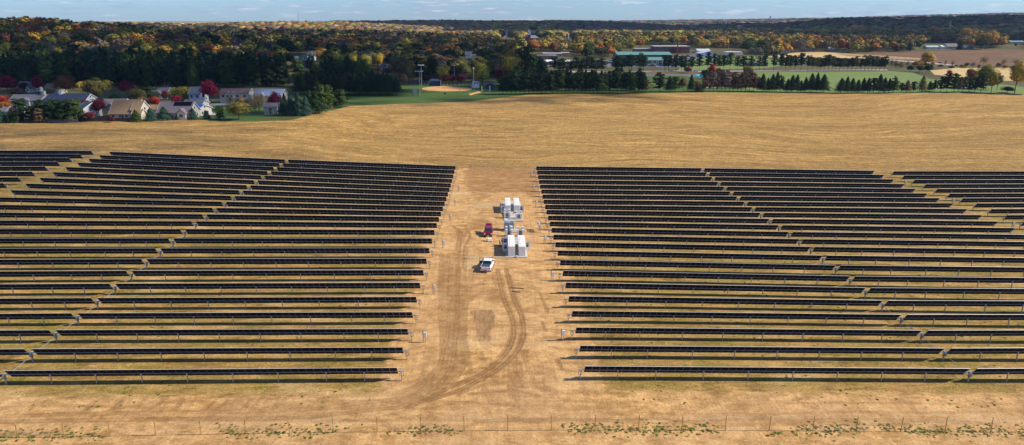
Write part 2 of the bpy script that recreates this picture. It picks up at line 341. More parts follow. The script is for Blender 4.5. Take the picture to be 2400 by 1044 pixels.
def sheet(name, poly, off, m, step):
    """surface that follows the terrain inside a world-space polygon"""
    pts_ = []; n = len(poly)
    for i in range(n):
        a = np.array(poly[i][:2], float); b = np.array(poly[(i+1) % n][:2], float); q = max(1, int(np.linalg.norm(b-a)/step))
        for j in range(q): pts_.append(tuple(a+(b-a)*j/q))
    nb = len(pts_); edges = [(i, (i+1) % nb) for i in range(nb)]
    bx = [p[0] for p in pts_]; by = [p[1] for p in pts_]
    X, Y = np.meshgrid(np.arange(min(bx)+step*.37, max(bx), step), np.arange(min(by)+step*.41, max(by), step)); X = X.ravel(); Y = Y.ravel()
    k_ = inpoly(X, Y, pts_); inner = [(float(x), float(y)) for x, y in zip(X[k_], Y[k_])]
    r = delaunay_2d_cdt([Vector(p) for p in pts_+inner], edges, [], 1, 1e-4)
    V = np.array([(v.x, v.y) for v in r[0]]); Z = terrain(V[:, 0], V[:, 1])+off
    me = npmesh(name, np.column_stack([V, Z]), None, m, tri=np.array([f for f in r[2] if len(f) == 3], np.int32), smooth=True)
    o = obj(name, me); o['kind'] = 'structure'; return o
def pxpoly(pts_): return [hit(*p)[:2] for p in pts_]

# ------------------------------------------------------------------ ground
def grow(a, b, s0, g):
    out = []; x = a; s = s0
    while x < b: out.append(x); x += s; s *= g
    out.append(b); return out
xs = [-q for q in grow(460, 11000, 8, 1.09)][::-1]+list(np.arange(-455, 456, 5))+grow(460, 11000, 8, 1.09)
ys = [-800, -500, -300, -150, -60]+list(np.arange(-20, 620, 5))+grow(620, 13000, 7, 1.03)
o = obj('ground', gridmesh('ground', np.array(xs, float), np.array(ys, float), 0, M_ground)); o['kind'] = 'structure'

def zpx(pts_, sx, sy, k_): return [(sx+a/k_, sy+b/k_) for a, b in pts_]
Z6 = lambda p: zpx(p, 960, 620, 2.4614)
Z5 = lambda p: zpx(p, 1060, 380, 4.017)
tracks = [(Z6([(235,0),(228,200),(222,350),(205,450),(190,520),(150,640),(60,730),(0,770)]), .35, .8),
 (Z6([(278,0),(275,200),(270,350),(255,480),(250,560),(200,660),(100,740),(0,800)]), .35, .9),
 (Z6([(290,350),(325,480),(330,560),(250,670),(130,740),(0,810)]), .3, .7),
 (Z6([(300,380),(318,470),(345,600),(320,660)]), .2, .5),
 (Z6([(262,420),(240,560),(170,680),(60,770),(0,815)]), .35, .6),
 (Z6([(505,30),(540,200),(580,290),(600,380),(575,480),(500,570),(400,640),(250,700),(100,780),(0,822)]), .35, 1),
 (Z6([(525,60),(552,200),(592,300),(588,390),(560,480),(480,570),(390,650),(240,715)]), .25, .6),
 (Z6([(555,30),(600,200),(640,290),(655,400),(620,500),(520,600),(400,670),(280,730),(100,790)]), .35, 1),
 (Z6([(570,60),(612,200),(652,300),(640,420),(600,510),(510,590),(420,665)]), .25, .6),
 (Z6([(590,540),(600,640),(625,700)]), .8, .7), (Z6([(620,560),(640,680)]), .5, .5),
 (Z6([(280,750),(420,700),(560,685),(700,690),(790,725)]), .3, .6), (Z6([(340,750),(480,735),(620,735),(740,760)]), .25, .6),
 (Z6([(640,700),(720,690),(780,722)]), .9, .5),
 (Z6([(485,50),(490,100),(530,180)]), .3, .6), (Z6([(665,500),(680,600),(720,680)]), .25, .5), (Z6([(850,550),(880,610)]), .15, .8),
 (Z6([(760,330),(785,390)]), .15, .6), (Z6([(330,200),(350,100),(360,30)]), .4, .4), (Z6([(300,260),(380,180),(470,150),(560,150)]), .25, .4),
 (Z6([(0,835),(200,790),(400,770),(700,800),(1083,830)]), .4, .25),
 (Z5([(20,620),(90,680),(70,800),(50,1040)]), .2, .8), (Z5([(0,600),(40,640),(60,700),(30,830)]), .15, .7), (Z5([(60,640),(130,640),(165,700),(110,820),(100,1000)]), .2, .8),
 (Z5([(110,600),(140,650),(80,760),(10,1000)]), .2, .6), (Z5([(130,590),(110,610),(60,600)]), .15, .5),
 (Z5([(140,800),(125,880),(120,1040)]), .2, .5),
 ([(0,978),(204,971),(437,968),(700,962),(830,948),(960,930),(1010,905)], .4, .6), ([(0,990),(233,986),(466,983),(700,980),(870,962),(960,950),(1050,910)], .4, .7),
 ([(-60,983),(300,977),(650,972),(900,955)], .5, .4), ([(430,968),(620,957),(800,930),(900,915)], .3, .35)]
for a in range(9):   # scuffs raked across the perimeter road on the left
    x0 = 230+a*52+RNG.uniform(-14, 14); tracks.append(([(x0, 940), (x0-8, 950), (x0-22, 962)], .18, .7))
for a in range(8): x0 = 540+a*20; tracks.append(([(x0+14, 932), (x0, 950)], .14, .5))
for a in range(26):
    dx_ = random.gauss(0, 28); b_ = [(250,-60),(245,120),(245,300),(255,430),(250,540),(190,650),(90,740),(-40,790)] if a % 3 else [(300,60),(310,200),(300,330),(300,450),(290,560),(220,660),(90,760),(-40,815)]
    tracks.append((Z6([(p[0]+dx_*(1 if i < 5 else .5), p[1]+(0 if i < 5 else dx_*.7)) for i, p in enumerate(b_)]), random.uniform(.15, .45), random.uniform(.3, .75)))
for a in range(34):
    x0 = random.uniform(60, 1000); y0 = random.uniform(20, 820); an = random.uniform(-.5, .5)+(pi/2 if random.random() < .6 else 0); L_ = random.uniform(40, 160)
    tracks.append((Z6([(x0, y0), (x0+L_*.5*math.cos(an)+random.uniform(-8, 8), y0+L_*.5*math.sin(an)), (x0+L_*math.cos(an), y0+L_*math.sin(an)*.9)]), random.uniform(.12, .45), random.uniform(.25, .6)))
for a in range(26):
    x0 = random.uniform(-40, 2300); y0 = random.uniform(930, 1000); L_ = random.uniform(120, 700); d_ = random.uniform(-6, 6)
    tracks.append(([(x0, y0), (x0+L_*.5, y0+d_*.3-4), (x0+L_, y0+d_)], random.uniform(.12, .4), random.uniform(.25, .6)))
TR = [(np.array([hit(*p)[:2] for p in pl]), w_, s_) for pl, w_, s_ in tracks]
def smoothline(L):
    P2 = [L[0]]
    for i in range(len(L)-1):
        p0 = L[max(i-1, 0)]; p1 = L[i]; p2 = L[i+1]; p3 = L[min(i+2, len(L)-1)]
        for t in np.linspace(0, 1, 7)[1:]:
            P2.append(.5*((2*p1)+(-p0+p2)*t+(2*p0-5*p1+4*p2-p3)*t*t+(-p0+3*p1-3*p2+p3)*t**3))
    return np.array(P2)
GRAVEL = [Z5([(110,970),(125,880),(150,850),(200,880),(240,880),(260,900),(480,910),(480,930),(260,930),(200,990),(130,995)]),
          Z5([(165,395),(210,350),(255,350),(230,385),(460,385),(500,400),(500,425),(380,450),(300,450),(220,430)]), Z5([(0,290),(70,285),(110,300),(50,325),(0,320)])]
PIT = Z6([(340,265),(480,262),(495,300),(470,380),(460,460),(400,470),(385,420),(375,340)])
DARKSOIL = [[(1085,392),(1252,392),(1262,470),(1238,462),(1215,448),(1150,452),(1112,474),(1090,440)], [(1130,690),(1165,680),(1170,705),(1150,722)], [(1190,690),(1200,690),(1235,850),(1215,850)], [(1058,545),(1085,530),(1090,545),(1070,575)], [(1085,540),(1130,500),(1150,530),(1110,545)]]  # outlines of the darker brown soil patches
def polymask(px, py, poly, soft):
    # soft membership by multi-sampling
    acc = np.zeros(px.shape); rg = np.random.default_rng(4)
    for dx, dy in rg.normal(size=(28, 2))*soft: acc += inpoly(px+dx, py+dy*.5, poly)
    return acc/28
def siteattr(V):
    X, Y = V[:, 0], V[:, 1]; px, py, _ = project(X, Y, V[:, 2])
    lane = (sst(-19.5, -14.5, X)*(1-sst(12.5, 17, X))*sst(70, 80, Y))
    peri = (1-sst(84, 88.5, Y))*sst(78.6, 80.4, Y)
    bare = np.maximum(lane, peri*.9)
    bare = np.maximum(bare, .66*(1-sst(86, 90.5, Y)))
    tr = np.zeros(len(V))
    for L, wd, st in TR:
        S = smoothline(L); lo = S.min(0)-2; hi = S.max(0)+2; k_ = np.nonzero((X > lo[0]) & (X < hi[0]) & (Y > lo[1]) & (Y < hi[1]))[0]
        if len(k_) == 0: continue
        q = np.stack([X[k_], Y[k_]], 1); dmin = np.full(len(k_), 9.)
        for a, b in zip(S[:-1], S[1:]):
            ab = b-a; L2 = max((ab**2).sum(), 1e-9); t = np.clip(((q-a)@ab)/L2, 0, 1); dmin = np.minimum(dmin, np.hypot(*(q-a-t[:, None]*ab).T))
        tr[k_] = np.maximum(tr[k_], st*np.maximum((1-sst(.08, .30, np.abs(dmin-wd*.75)))*.95, (1-sst(wd*.3, wd*1.1, dmin))*.55))
    grass = np.clip(1-bare, 0, 1)*np.where(Y < 88, .22, 1)*(0.75+.35*sst(0, 60, np.abs(X)))
    grass = np.maximum(grass, np.exp(-((Y-78.7)/1.5)**2)*(.62+.3*gnoise(X, Y*2, 11, 2.0)+.3*sst(-10, 60, X)))
    grav = np.zeros(len(V)); dark_soil = np.zeros(len(V)); near = (np.abs(X) < 25)
    for g in GRAVEL: grav[near] = np.maximum(grav[near], polymask(px[near], py[near], g, 2))
    for g in DARKSOIL: dark_soil[near] = np.maximum(dark_soil[near], polymask(px[near], py[near], g, 14))
    pit_ = np.zeros(len(V)); pit_[near] = polymask(px[near], py[near], PIT, 4.0)
    grav = np.maximum(grav, (.36+.12*gnoise(X, Y*3, 9))*sst(78.8, 80.8, Y)*(1-sst(82.0, 86.5, Y+gnoise(X, Y, 14)*.9))); grav = np.maximum(grav, .35*(1-sst(76, 78, Y)))
    return {'wear': np.stack([bare, tr, grass], 1), 'wear2': np.stack([grav, dark_soil, pit_], 1)}
xs = np.concatenate([np.arange(-300, -90, 3), np.arange(-90, -22, .6), np.arange(-22, 20, .24), np.arange(20, 90, .8), np.arange(90, 301, 3)])
ys = np.concatenate([np.arange(30, 76, 3), np.arange(76, 92, .22), np.arange(92, 160, .32), np.arange(160, 233.5, .5), [233.5, 238, 241.5]])
o = obj('dirt_site', gridmesh('dirt_site', xs, ys, .06, M_soil, siteattr)); o['kind'] = 'structure'
# stubble field: px border along the far edge
BORD = [(-120,293),(0,290),(180,289),(450,281),(530,285),(600,286),(680,283),(720,273),(760,262),(820,249),(960,243),(1100,239),(1180,229),(1240,223),(1300,221),(1400,222),(1640,217),(1900,219),(2150,220),(2400,222),(2560,223)]
BW = pxpoly(BORD)
sheet('stubble_field', BW+[(BW[-1][0]+260, 236), (330, 236), (301, 236), (301, 241), (-301, 241), (-301, 236), (BW[0][0]-120, 236)], .09, M_field, 7)
NB = BW
sheet('lawn', pxpoly([(455,283),(530,286.5),(600,287.5),(680,284.5),(720,274.5),(760,263.5),(820,250.5),(960,244.5),(1100,240.5),(1180,230.5),(1240,224.5),(1300,222.5),(1400,223.5),(1640,218.5),(1660,172),(1630,172),(1250,176),(1190,190),(1130,192),(1000,198),(940,202),(830,205),(700,214),(520,236),(470,245),(455,262)]), .045, M_lawn, 9)
sheet('sports_field', pxpoly([(1650,217.5),(1900,220.5),(2150,221.5),(2400,223.5),(2560,224),(2560,200),(2400,205),(2330,196),(2180,186),(2140,171),(2080,167),(1940,168),(1760,170),(1655,176)]), .05, M_sport, 9)
sheet('access_road', pxpoly([(1240,171),(1650,168.5),(2080,165.5),(2078,163.8),(1650,166),(1238,168.5)]), .14, M_conc, 12)
sheet('road_verge', pxpoly([(1238,176),(1660,173.5),(1780,169.5),(2080,168),(2080,165.7),(1650,168.8),(1240,171.3)]), .10, M_prairie, 12)
sheet('running_track', pxpoly([(1440,176.5),(1560,174.2),(1630,175.2),(1650,180),(1640,184),(1600,178),(1440,179)]), .10, M_asph, 8)
sheet('prairie', pxpoly([(1960,128),(2060,124),(2200,119),(2300,117),(2600,116),(2600,157),(2400,157),(2260,155),(2180,150),(2090,143),(2000,134)]), .10, M_prairie, 14)
sheet('tan_field', pxpoly([(2180,166),(2240,160),(2600,159),(2600,189),(2340,190),(2190,176)]), .10, M_tan, 12)
sheet('crop_field', pxpoly([(1795,134),(1860,124),(1930,122.5),(2060,130),(2200,140),(2180,141.5),(1990,137),(1880,135)]), .10, M_tan, 14)
sheet('highway', pxpoly([(2080,140),(2180,148),(2265,155),(2262,156.6),(2178,150.2),(2078,142)]), .22, M_conc, 10)
sheet('school_lawn', pxpoly([(1590,166),(1800,160),(1900,142),(1780,133),(1690,133),(1600,142)]), .06, M_sport, 12)
sheet('school_yard', pxpoly([(1280,158),(1600,158),(1640,140),(1700,131),(1640,128),(1540,134),(1280,150)]), .05, M_asph, 12)
sheet('village_green', pxpoly([(1090,160),(1195,160),(1195,140),(1130,140),(1100,147)]), .06, M_lawn, 12)
sheet('infield', pxpoly([(988+60*(1-math.cos(a))*.99, 209+6.0*math.sin(a)) for a in np.linspace(0, 2*pi, 40)[:-1]]), .12, M_infield, 4)
sheet('residential_street', pxpoly([(470,245),(560,241),(640,240),(640,243),(560,245),(480,250)]), .14, M_conc, 8)
sheet('driveway', pxpoly([(488,263),(512,263),(508,271),(486,271)]), .16, M_conc, 6)
sheet('warning_track', pxpoly([(1098,221),(1122,214.8),(1128,217),(1126,218.2),(1112,221.5),(1103,224.5)]), .13, M_infield, 4)
sheet('highland_road', pxpoly([(1180,88),(1188,88),(1192,70),(1186,70)]), .5, M_conc, 20)

# ------------------------------------------------------------------ solar trackers
ORD = 'zeroth first second third fourth fifth sixth seventh eighth ninth tenth eleventh twelfth thirteenth fourteenth fifteenth sixteenth seventeenth eighteenth nineteenth twentieth'.split()
TENS = {2:'twenty',3:'thirty',4:'forty',5:'fifty',6:'sixty',7:'seventy',8:'eighty',9:'ninety'}
TENTH = {20:'twentieth',30:'thirtieth',40:'fortieth',50:'fiftieth',60:'sixtieth',70:'seventieth',80:'eightieth',90:'ninetieth'}
def ordw(n):
    if n >= 100: return ('hundredth' if n == 100 else 'hundred-and-'+ordw(n-100))
    if n <= 20: return ORD[n]
    if n in TENTH: return TENTH[n]
    return TENS[n//10]+'-'+ORD[n % 10]
TILT = radians(53); NP = 51; PW_ = 55.6/NP; TUBEZ = 1.55
def panel_mb(mb, cx=0.0, tilt=False):
    w2 = PW_/2-.011; L = 1.0; fr = .028; t = .04
    def q(x, u, n):
        if not tilt: return (cx+x, -u, n)
        return (cx+x, -u*cos(TILT)+n*sin(TILT), u*sin(TILT)+n*cos(TILT))
    o_ = [(-w2,-L),(w2,-L),(w2,L),(-w2,L)]; i_ = [(-w2+fr,-L+fr),(w2-fr,-L+fr),(w2-fr,L-fr),(-w2+fr,L-fr)]
    vs = [q(a, b, 0) for a, b in o_]+[q(a, b, 0) for a, b in i_]+[q(a, b, t) for a, b in o_]+[q(a, b, t) for a, b in i_]
    ring = [(a, (a+1) % 4) for a in range(4)]
    mb.add(vs, [(4,5,6,7)], 0)
    k_ = len(mb.v)-16
    for a, b in ring: mb.f += [(k_+a, k_+b, k_+4+b, k_+4+a), (k_+a, k_+b, k_+8+b, k_+8+a), (k_+8+a, k_+8+b, k_+12+b, k_+12+a)]; mb.m += [2, (1 if a == 2 else 2), 1]  # of the outer edges only the top stays pale: sunlit line painted in
    mb.f.append((k_+12, k_+13, k_+14, k_+15)); mb.m.append(0)
mb = MB(); panel_mb(mb); ME_panel = mb.mesh('solar_panel', [M_pv, M_frame, M_shadeframe])
mb = MB(); mb.box(-.05, .05, -.09, -.075, -1.8, TUBEZ-.06); mb.box(-.05, .05, .075, .09, -1.8, TUBEZ-.06); mb.box(-.012, .012, -.075, .075, -1.8, TUBEZ-.06); mb.box(-.09, .09, -.10, .10, TUBEZ-.16, TUBEZ-.05)
ME_post = mb.mesh('post', M_steel)
mb = MB(); mb.tube((-.9, 0, 0), (55.75, 0, 0), .062, 8); ME_tube = mb.mesh('torque_tube', M_tube)
mb = MB(); mb.box(-.16, .16, -.16, .16, -.18, .16); mb.tube((0, -.22, -.1), (0, .22, -.1), .12, 10); ME_bear = mb.mesh('bearing', M_steel)
mb = MB()
for i in range(14):
    a0 = 2*pi*i/14; a1 = 2*pi*(i+1)/14; mb.tube((.28*cos(a0), -.14, .28*sin(a0)), (.28*cos(a1), -.14, .28*sin(a1)), .028, 5)
ME_loop = mb.mesh('cable_loop', M_rubber)
ARR = {}
for dr in (1, -1):
    mb = MB()
    for i in range(NP): panel_mb(mb, dr*(i+.5)*PW_, True)
    ARR[dr] = mb.mesh('panel_array', [M_pv, M_frame, M_shadeframe])
POSTX = [-.55, 4.8, 10.3, 17.2, 23.7, 30.2, 36.7, 43.2, 49.6]
def make_tracker(dr, fine, seam):
    r = bpy.data.objects.new('solar_tracker', None); link(r)
    t = obj('torque_tube', ME_tube, r, (0 if dr > 0 else 0, 0, TUBEZ)); t.scale.x = dr
    for x in POSTX+([56.0] if seam else [55.0]): obj('post', ME_post, r, (dr*x, 0, 0))
    obj('bearing', ME_bear, r, (dr*-.55, 0, TUBEZ)); obj('cable_loop', ME_loop, r, (dr*-.6, 0, TUBEZ-.42))
    if fine:
        for i in range(NP):
            p = obj('solar_panel', ME_panel, r, (dr*(i+.5)*PW_, .1*sin(TILT), TUBEZ+.1*cos(TILT))); p.rotation_euler.x = -TILT
    else: obj('panel_array', ARR[dr], r, (0, .1*sin(TILT), TUBEZ+.1*cos(TILT)))
    return r
PROTO = {}
def tracker(dr, fine, seam):
    key = (dr, fine, seam)
    if key not in PROTO: PROTO[key] = make_tracker(*key); return PROTO[key]
    s = PROTO[key]; r = s.copy(); C.objects.link(r)
    for ch in list(s.children): c = ch.copy(); C.objects.link(c); c.parent = r
    return r
def rowY(i): return Y1+PITCH*(i-1)+.62
BL = {'L1': (-1, -14.6, -70.2, range(1, 25), 'first table left of the dirt lane'), 'L2': (-1, -71.2, -128.9, range(1, 25), 'second table left of the dirt lane'),
      'L3': (-1, -134.5, -191, range(16, 25), 'third table left, past the bare gap'), 'R1': (1, 12.35, 68.2, range(1, 25), 'first table right of the dirt lane'),
      'R2': (1, 69.1, 127.8, range(1, 25), 'second table right of the dirt lane'), 'R3': (1, 134.5, 191, range(13, 25), 'third table right, past the grassy gap')}
for b, (dr, xa, xb, rr, ph) in BL.items():
    for i in rr:
        xa_i, xb_i = xa, xb
        if b == 'R1': xa_i = xa-.25+.25*i/12; xb_i = 67.9+.8*min(i, 12)/12
        if b == 'R2': xa_i = 68.8+.8*min(i, 12)/12
        if b == 'L1': xb_i = -69.6-.9*min(i, 12)/12
        if b == 'L2': xa_i = -70.5-.9*min(i, 12)/12
        y = rowY(i); za = tz(xa_i, y); zb = tz(xb_i, y); L = abs(xb_i-xa_i)
        r = tracker(dr, i <= 12, b in ('L1', 'R1'))
        r.location = (xa_i, y, za); r.rotation_euler.y = -atan((zb-za)/L)*dr; r.scale.x = L/55.75
        tag(r, 'black solar tracker table, %s row from the front, %s' % (ordw(i), ph), 'solar tracker', 'solar tracker tables in rows')
# drive shafts linking neighbouring rows at the seams
for side, sgn in (('left', -1), ('right', 1)):
    for i in range(1, 24):
        x = sgn*(70.05 if sgn < 0 else 68.45)+sgn*(.45*min(i, 12)/12)*1
        y0 = rowY(i); y1 = rowY(i+1); z0 = tz(x, y0); z1 = tz(x, y1)
        e = empty('drive_shaft', (x, y0, z0), 0, 'thin steel drive shaft joining %s and %s tracker rows on the %s' % (ordw(i), ordw(i+1), side), 'drive shaft', 'drive shafts between tracker rows')
        m_ = MB(); m_.tube((0, 0, 1.05), (0, y1-y0, z1-z0+1.05), .032, 6); m_.build('shaft', M_steel, e)
        m_ = MB(); m_.box(-.12, .12, -.2, .2, .9, 1.4); m_.box(-.2, .2, -.1, .1, 1.25, 1.5); m_.build('gearbox', M_bluegrey, e)

# ------------------------------------------------------------------ boxes beside the rows, fences
def copytree(s):
    r = s.copy(); C.objects.link(r); r.parent = None
    for ch in list(s.children):
        c = ch.copy(); C.objects.link(c); c.parent = r
        for g in list(ch.children): d = g.copy(); C.objects.link(d); d.parent = c
    return r
proto = None
boxes = [(996,803,'left'),(1018.5,690,'left'),(1040,582,'left'),(1056.5,521,'left'),(1067,483,'left'),(1076,449.5,'left'),
         (1319,799,'right'),(1295,658,'right'),(1278,572,'right'),(1257.4,486.5,'right'),(1251,448.4,'right'),(1245.2,416,'right'),
         (2120.8,436,'far'),(2232.4,480,'far'),(2372.4,536,'far')]
cnt = {}
for px, py, s in boxes:
    x, y, z = hit(px, py)
    if proto is None:
        r = empty('combiner_box', (0, 0, 0))
        m_ = MB(); m_.box(-.30, -.22, -.04, .04, -.3, 2.05); m_.box(-.34, -.18, -.08, .08, -.02, .04); m_.build('post', M_bark, r)
        m_ = MB(); m_.box(.02, .12, -.04, .04, -.3, 1.9); m_.box(-.24, .10, .05, .09, 1.0, 1.08); m_.box(-.24, .10, .05, .09, 1.7, 1.78); m_.build('bracket', M_steel, r)
        m_ = MB(); m_.box(-.18, .32, -.26, -.05, .95, 1.85); m_.build('enclosure', M_white, r, bevel=.02)
        m_ = MB(); m_.box(.02, .10, -.2, -.12, -.1, .95); m_.build('conduit', M_steel, r); proto = r
        rr = r
    else: rr = copytree(proto)
    rr.location = (x, y, z); cnt[s] = cnt.get(s, 0)+1
    ph = {'left': 'along the left side of the dirt lane', 'right': 'along the right side of the dirt lane', 'far': 'in the grassy gap far right'}[s]
    tag(rr, 'white electrical box on a post, %s nearest %s' % (ordw(cnt[s]), ph), 'electrical box', 'electrical boxes on posts')
x, y, z = hit(1266.6, 547)
r = empty('switch_rack', (x, y, z), 0, 'tall steel rack of grey boxes beside the lane, right of the batteries', 'switch rack')
for i, yy in enumerate((0, 1.7, 3.4)): m_ = MB(); m_.box(-.05, .05, yy-.05, yy+.05, -.3, 2.6); m_.build('upright', M_steel, r)
for zz in (1.1, 1.7, 2.35): m_ = MB(); m_.box(-.09, -.04, -.1, 3.5, zz, zz+.08); m_.build('crossbar', M_steel, r)
for i, yy in enumerate((.1, .95, 1.8, 2.6)): m_ = MB(); m_.box(-.36, -.10, yy, yy+.55, 1.15, 2.1); m_.build('enclosure', M_whitegrey, r, bevel=.02)

def fence(name, label, cat, pts_, hpost, rad, m_post, wires, group=None):
    r = empty(name, (0, 0, 0), 0, label, cat, group)
    bm_ = MB(); bm_.tube((0, 0, -.5), (0, 0, hpost), rad, 6); me = bm_.mesh('post', m_post)
    for p in pts_[:100]:
        o_ = obj('post', me, r, p); o_.rotation_euler = (random.uniform(-.03, .03), random.uniform(-.03, .03), 0)
    w_ = MB()
    for a, b in zip(pts_[:-1], pts_[1:]):
        for h_ in wires: w_.tube((a[0], a[1], a[2]+h_), (b[0], b[1], b[2]+h_), .007, 3)
    w_.build('wire', M_wire, r); return r
FP = [39,149,257.6,364,471,576,679,782,884.5,986.4,1088.8,1190.4,1292,1394.7,1496,1597.5,1699.5,1802,1904.5,2005.8,2110,2214,2321.7]
fx = [plane_hit(p, 1016, FENCE_Y)[0] for p in FP]; stp = (fx[-1]-fx[0])/(len(fx)-1)
fx = [fx[0]-stp*k_ for k_ in range(6, 0, -1)]+fx+[fx[-1]+stp*k_ for k_ in range(1, 7)]
fence('wire_fence', 'tall wooden post and wire fence across the front of the site', 'fence', [(x, FENCE_Y, tz(x, FENCE_Y)) for x in fx], 2.25, .05, M_wood, (.25, .5, .8, 1.1, 1.45, 1.8, 2.15))
bx = np.arange(-198, 200, 6.3)
fence('back_fence', 'thin post and wire fence behind the solar rows', 'fence', [(x, 239.5, tz(x, 239.5)+.06) for x in bx], 2.1, .05, M_steel, (.3, .8, 1.3, 1.9))

# ------------------------------------------------------------------ battery yard
def battery(px, py, label, vents, doorside, seed, base_at_front=True, doors=(3,)):
    x, y, z = hit(px, py); W = 1.45; L = 8.2; Hh = 2.4
    r = empty('battery_container', (x, y, z), 0, label, 'battery container', 'white battery containers')
    bb = MB(); bb.box(-W/2, W/2, 0, L, .22, Hh); bb.build('body', M_white, r, bevel=.03)
    for i in range(6):
        d_ = MB(); sx = doorside*(W/2); y0 = .12+i*1.34
        if i in doors: continue
        d_.box(min(sx, sx+doorside*.035), max(sx, sx+doorside*.035), y0, y0+1.26, .30, Hh-.1); dd = d_.build('door', M_white, r, bevel=.01)
        h_ = MB(); h_.box(min(sx+doorside*.036, sx+doorside*.05), max(sx+doorside*.036, sx+doorside*.05), y0+.4, y0+.9, 1.75, 2.15); h_.build('grille', M_dark, dd)
    for i in doors:
        y0 = .12+i*1.34; d_ = MB(); sx = doorside*(W/2); a, b = sorted((sx+doorside*.02, sx+doorside*1.2)); d_.box(a, b, y0-.03, y0+.03, .30, Hh-.1); dd = d_.build('open_door', M_whitegrey, r, bevel=.01); dd['label'] = 'door swung open, with dark equipment on its inner face'
        a, b = sorted((sx+doorside*.3, sx+doorside*.8)); g = MB(); g.box(a, b, y0-.10, y0-.032, 1.0, 1.5); g.box(a, b, y0-.08, y0-.032, 1.65, 1.85); g.build('equipment', M_dark, dd)
        sx2 = sx+doorside*.004; g = MB(); a, b = sorted((sx, sx2)); g.box(a, b, y0+.05, y0+1.2, .35, Hh-.15); g.build('cabinet_interior', M_dark, r)
    for i in range(vents):
        g = MB(); y0 = .5+i*1.42; g.box(-.38, .42, y0, y0+.72, Hh, Hh+.05); vv = g.build('roof_vent', M_white, r, bevel=.01)
        g = MB(); g.box(-.40, -.385, y0+.05, y0+.67, Hh, Hh+.06); g.box(.425, .44, y0+.05, y0+.67, Hh, Hh+.06); g.build('slot', M_dark, vv)
    g = MB(); g.box(-W/2-.04, W/2+.04, -.04, L+.04, .02, .22); g.build('plinth', M_whitegrey, r)
    return r
battery(1199.0, 603, 'white battery container nearest the camera, left one beside the open grey doors', 5, -1, 1, doors=(2, 5))
battery(1223.6, 603.3, 'white battery container nearest the camera, right one with a door open outward', 5, 1, 2, doors=(3,))
battery(1190.5, 502, 'white battery container in the rear pair, left one behind the transformer', 5, -1, 3, doors=(0,))
battery(1211.0, 502, 'white battery container in the rear pair, right one with open side door', 5, 1, 4, doors=(0,))
for px0, px1, py0, py1, lb in ((1184, 1236.5, 604.5, 559, 'pale concrete pad under the front battery pair'), (1181, 1225, 519, 478, 'pale concrete pad under the rear battery pair')):
    a = hit(px0, py0); b = hit(px1, py0); c = hit(px0, py1); g = MB(); g.box(a[0], b[0], a[1], c[1], a[2]-.4, a[2]+.14); r = g.build('concrete_pad', M_conc, None, bevel=.03); tag(r, lb, 'concrete pad')
def inverter_stand(px, py, label, ladder_tall=False):
    x, y, z = hit(px, py)
    r = empty('inverter_stand', (x, y, z), 0, label, 'inverter stand', 'white inverter stands')
    for sx in (-.6, .6):
        for sy in (0, 1.0):
            g = MB(); g.box(sx-.22, sx+.22, sy-.28, sy+.28, .15 if sy else .5, 2.2 if sy else 1.75); cc = g.build('cabinet', M_white, r, bevel=.03)
            g = MB(); g.box(sx-.25, sx+.25, sy-.32, sy+.32, (2.2 if sy else 1.75), (2.27 if sy else 1.82)); g.build('hood', M_frame, cc)
    g = MB()
    for k_ in range(6): g.box(-.38, .38, .2, .25, .3+k_*.32, .35+k_*.32)
    g.box(-.3, -.25, .2, .25, .1, 2.1); g.box(.25, .3, .2, .25, .1, 2.1); g.build('cable_ladder', M_dark, r)
    g = MB(); g.box(-.35, .35, .7, 1.2, .1, 1.2); g.build('junction_box', M_bluegrey, r)
    for sx in (-.8, .8): g = MB(); g.box(sx-.04, sx+.04, -.1, 1.2, 0, .3); g.build('foot', M_steel, r)
    return r
inverter_stand(1193, 556, 'white inverter stand behind the front left battery container')
inverter_stand(1219.5, 556, 'white inverter stand behind the front right battery container')
inverter_stand(1188.5, 513, 'white inverter stand before the rear left battery container')
inverter_stand(1216, 517, 'white inverter stand with tall dark ladder before rear right battery container')
x, y, z = hit(1193, 545)
r = empty('transformer', (x, y, z), 0, 'blue grey transformer with cooling fins, between the two battery pairs', 'transformer')
g = MB(); g.box(-1.15, .1, .6, 2.9, .2, 2.35); g.build('tank', M_bluegrey, r, bevel=.04)
for i in range(6): g = MB(); g.box(.15, 1.15, 1.0+i*.32, 1.12+i*.32, .5, 2.1); g.build('cooling_fin', M_bluegrey, r)
g = MB(); g.box(-1.0, -.2, 1.0, 1.6, 2.35, 2.7); g.build('bushing_box', M_whitegrey, r, bevel=.03)
g = MB(); g.box(.05, .85, 0, .4, .5, 1.6); g.build('control_box', M_whitegrey, r, bevel=.02)
g = MB(); g.box(-1.3, 1.9, -.3, 3.2, .0, .2); g.build('base', M_conc, r)
for yy in (.3, 1.0): g = MB(); g.box(1.5, 1.56, yy, yy+.06, .2, 2.0); g.build('rack_post', M_white, r)
g = MB()
for k_ in range(5): g.box(1.5, 1.56, .36, 1.0, .4+k_*.35, .46+k_*.35)
g.build('rack_rung', M_white, r)
g = MB(); g.tube((-5.5, 1.2, .35), (.1, 1.2, 1.3), .05, 6); g.build('bus_pipe', M_whitegrey, r)
x, y, z = hit(1208, 505); g = MB(); g.box(-.5, .5, 0, .6, 0, .7); r = g.build('equipment_box', M_dark, None, .04, (x, y, z)); tag(r, 'small black equipment box between the two rear battery containers', 'equipment box')
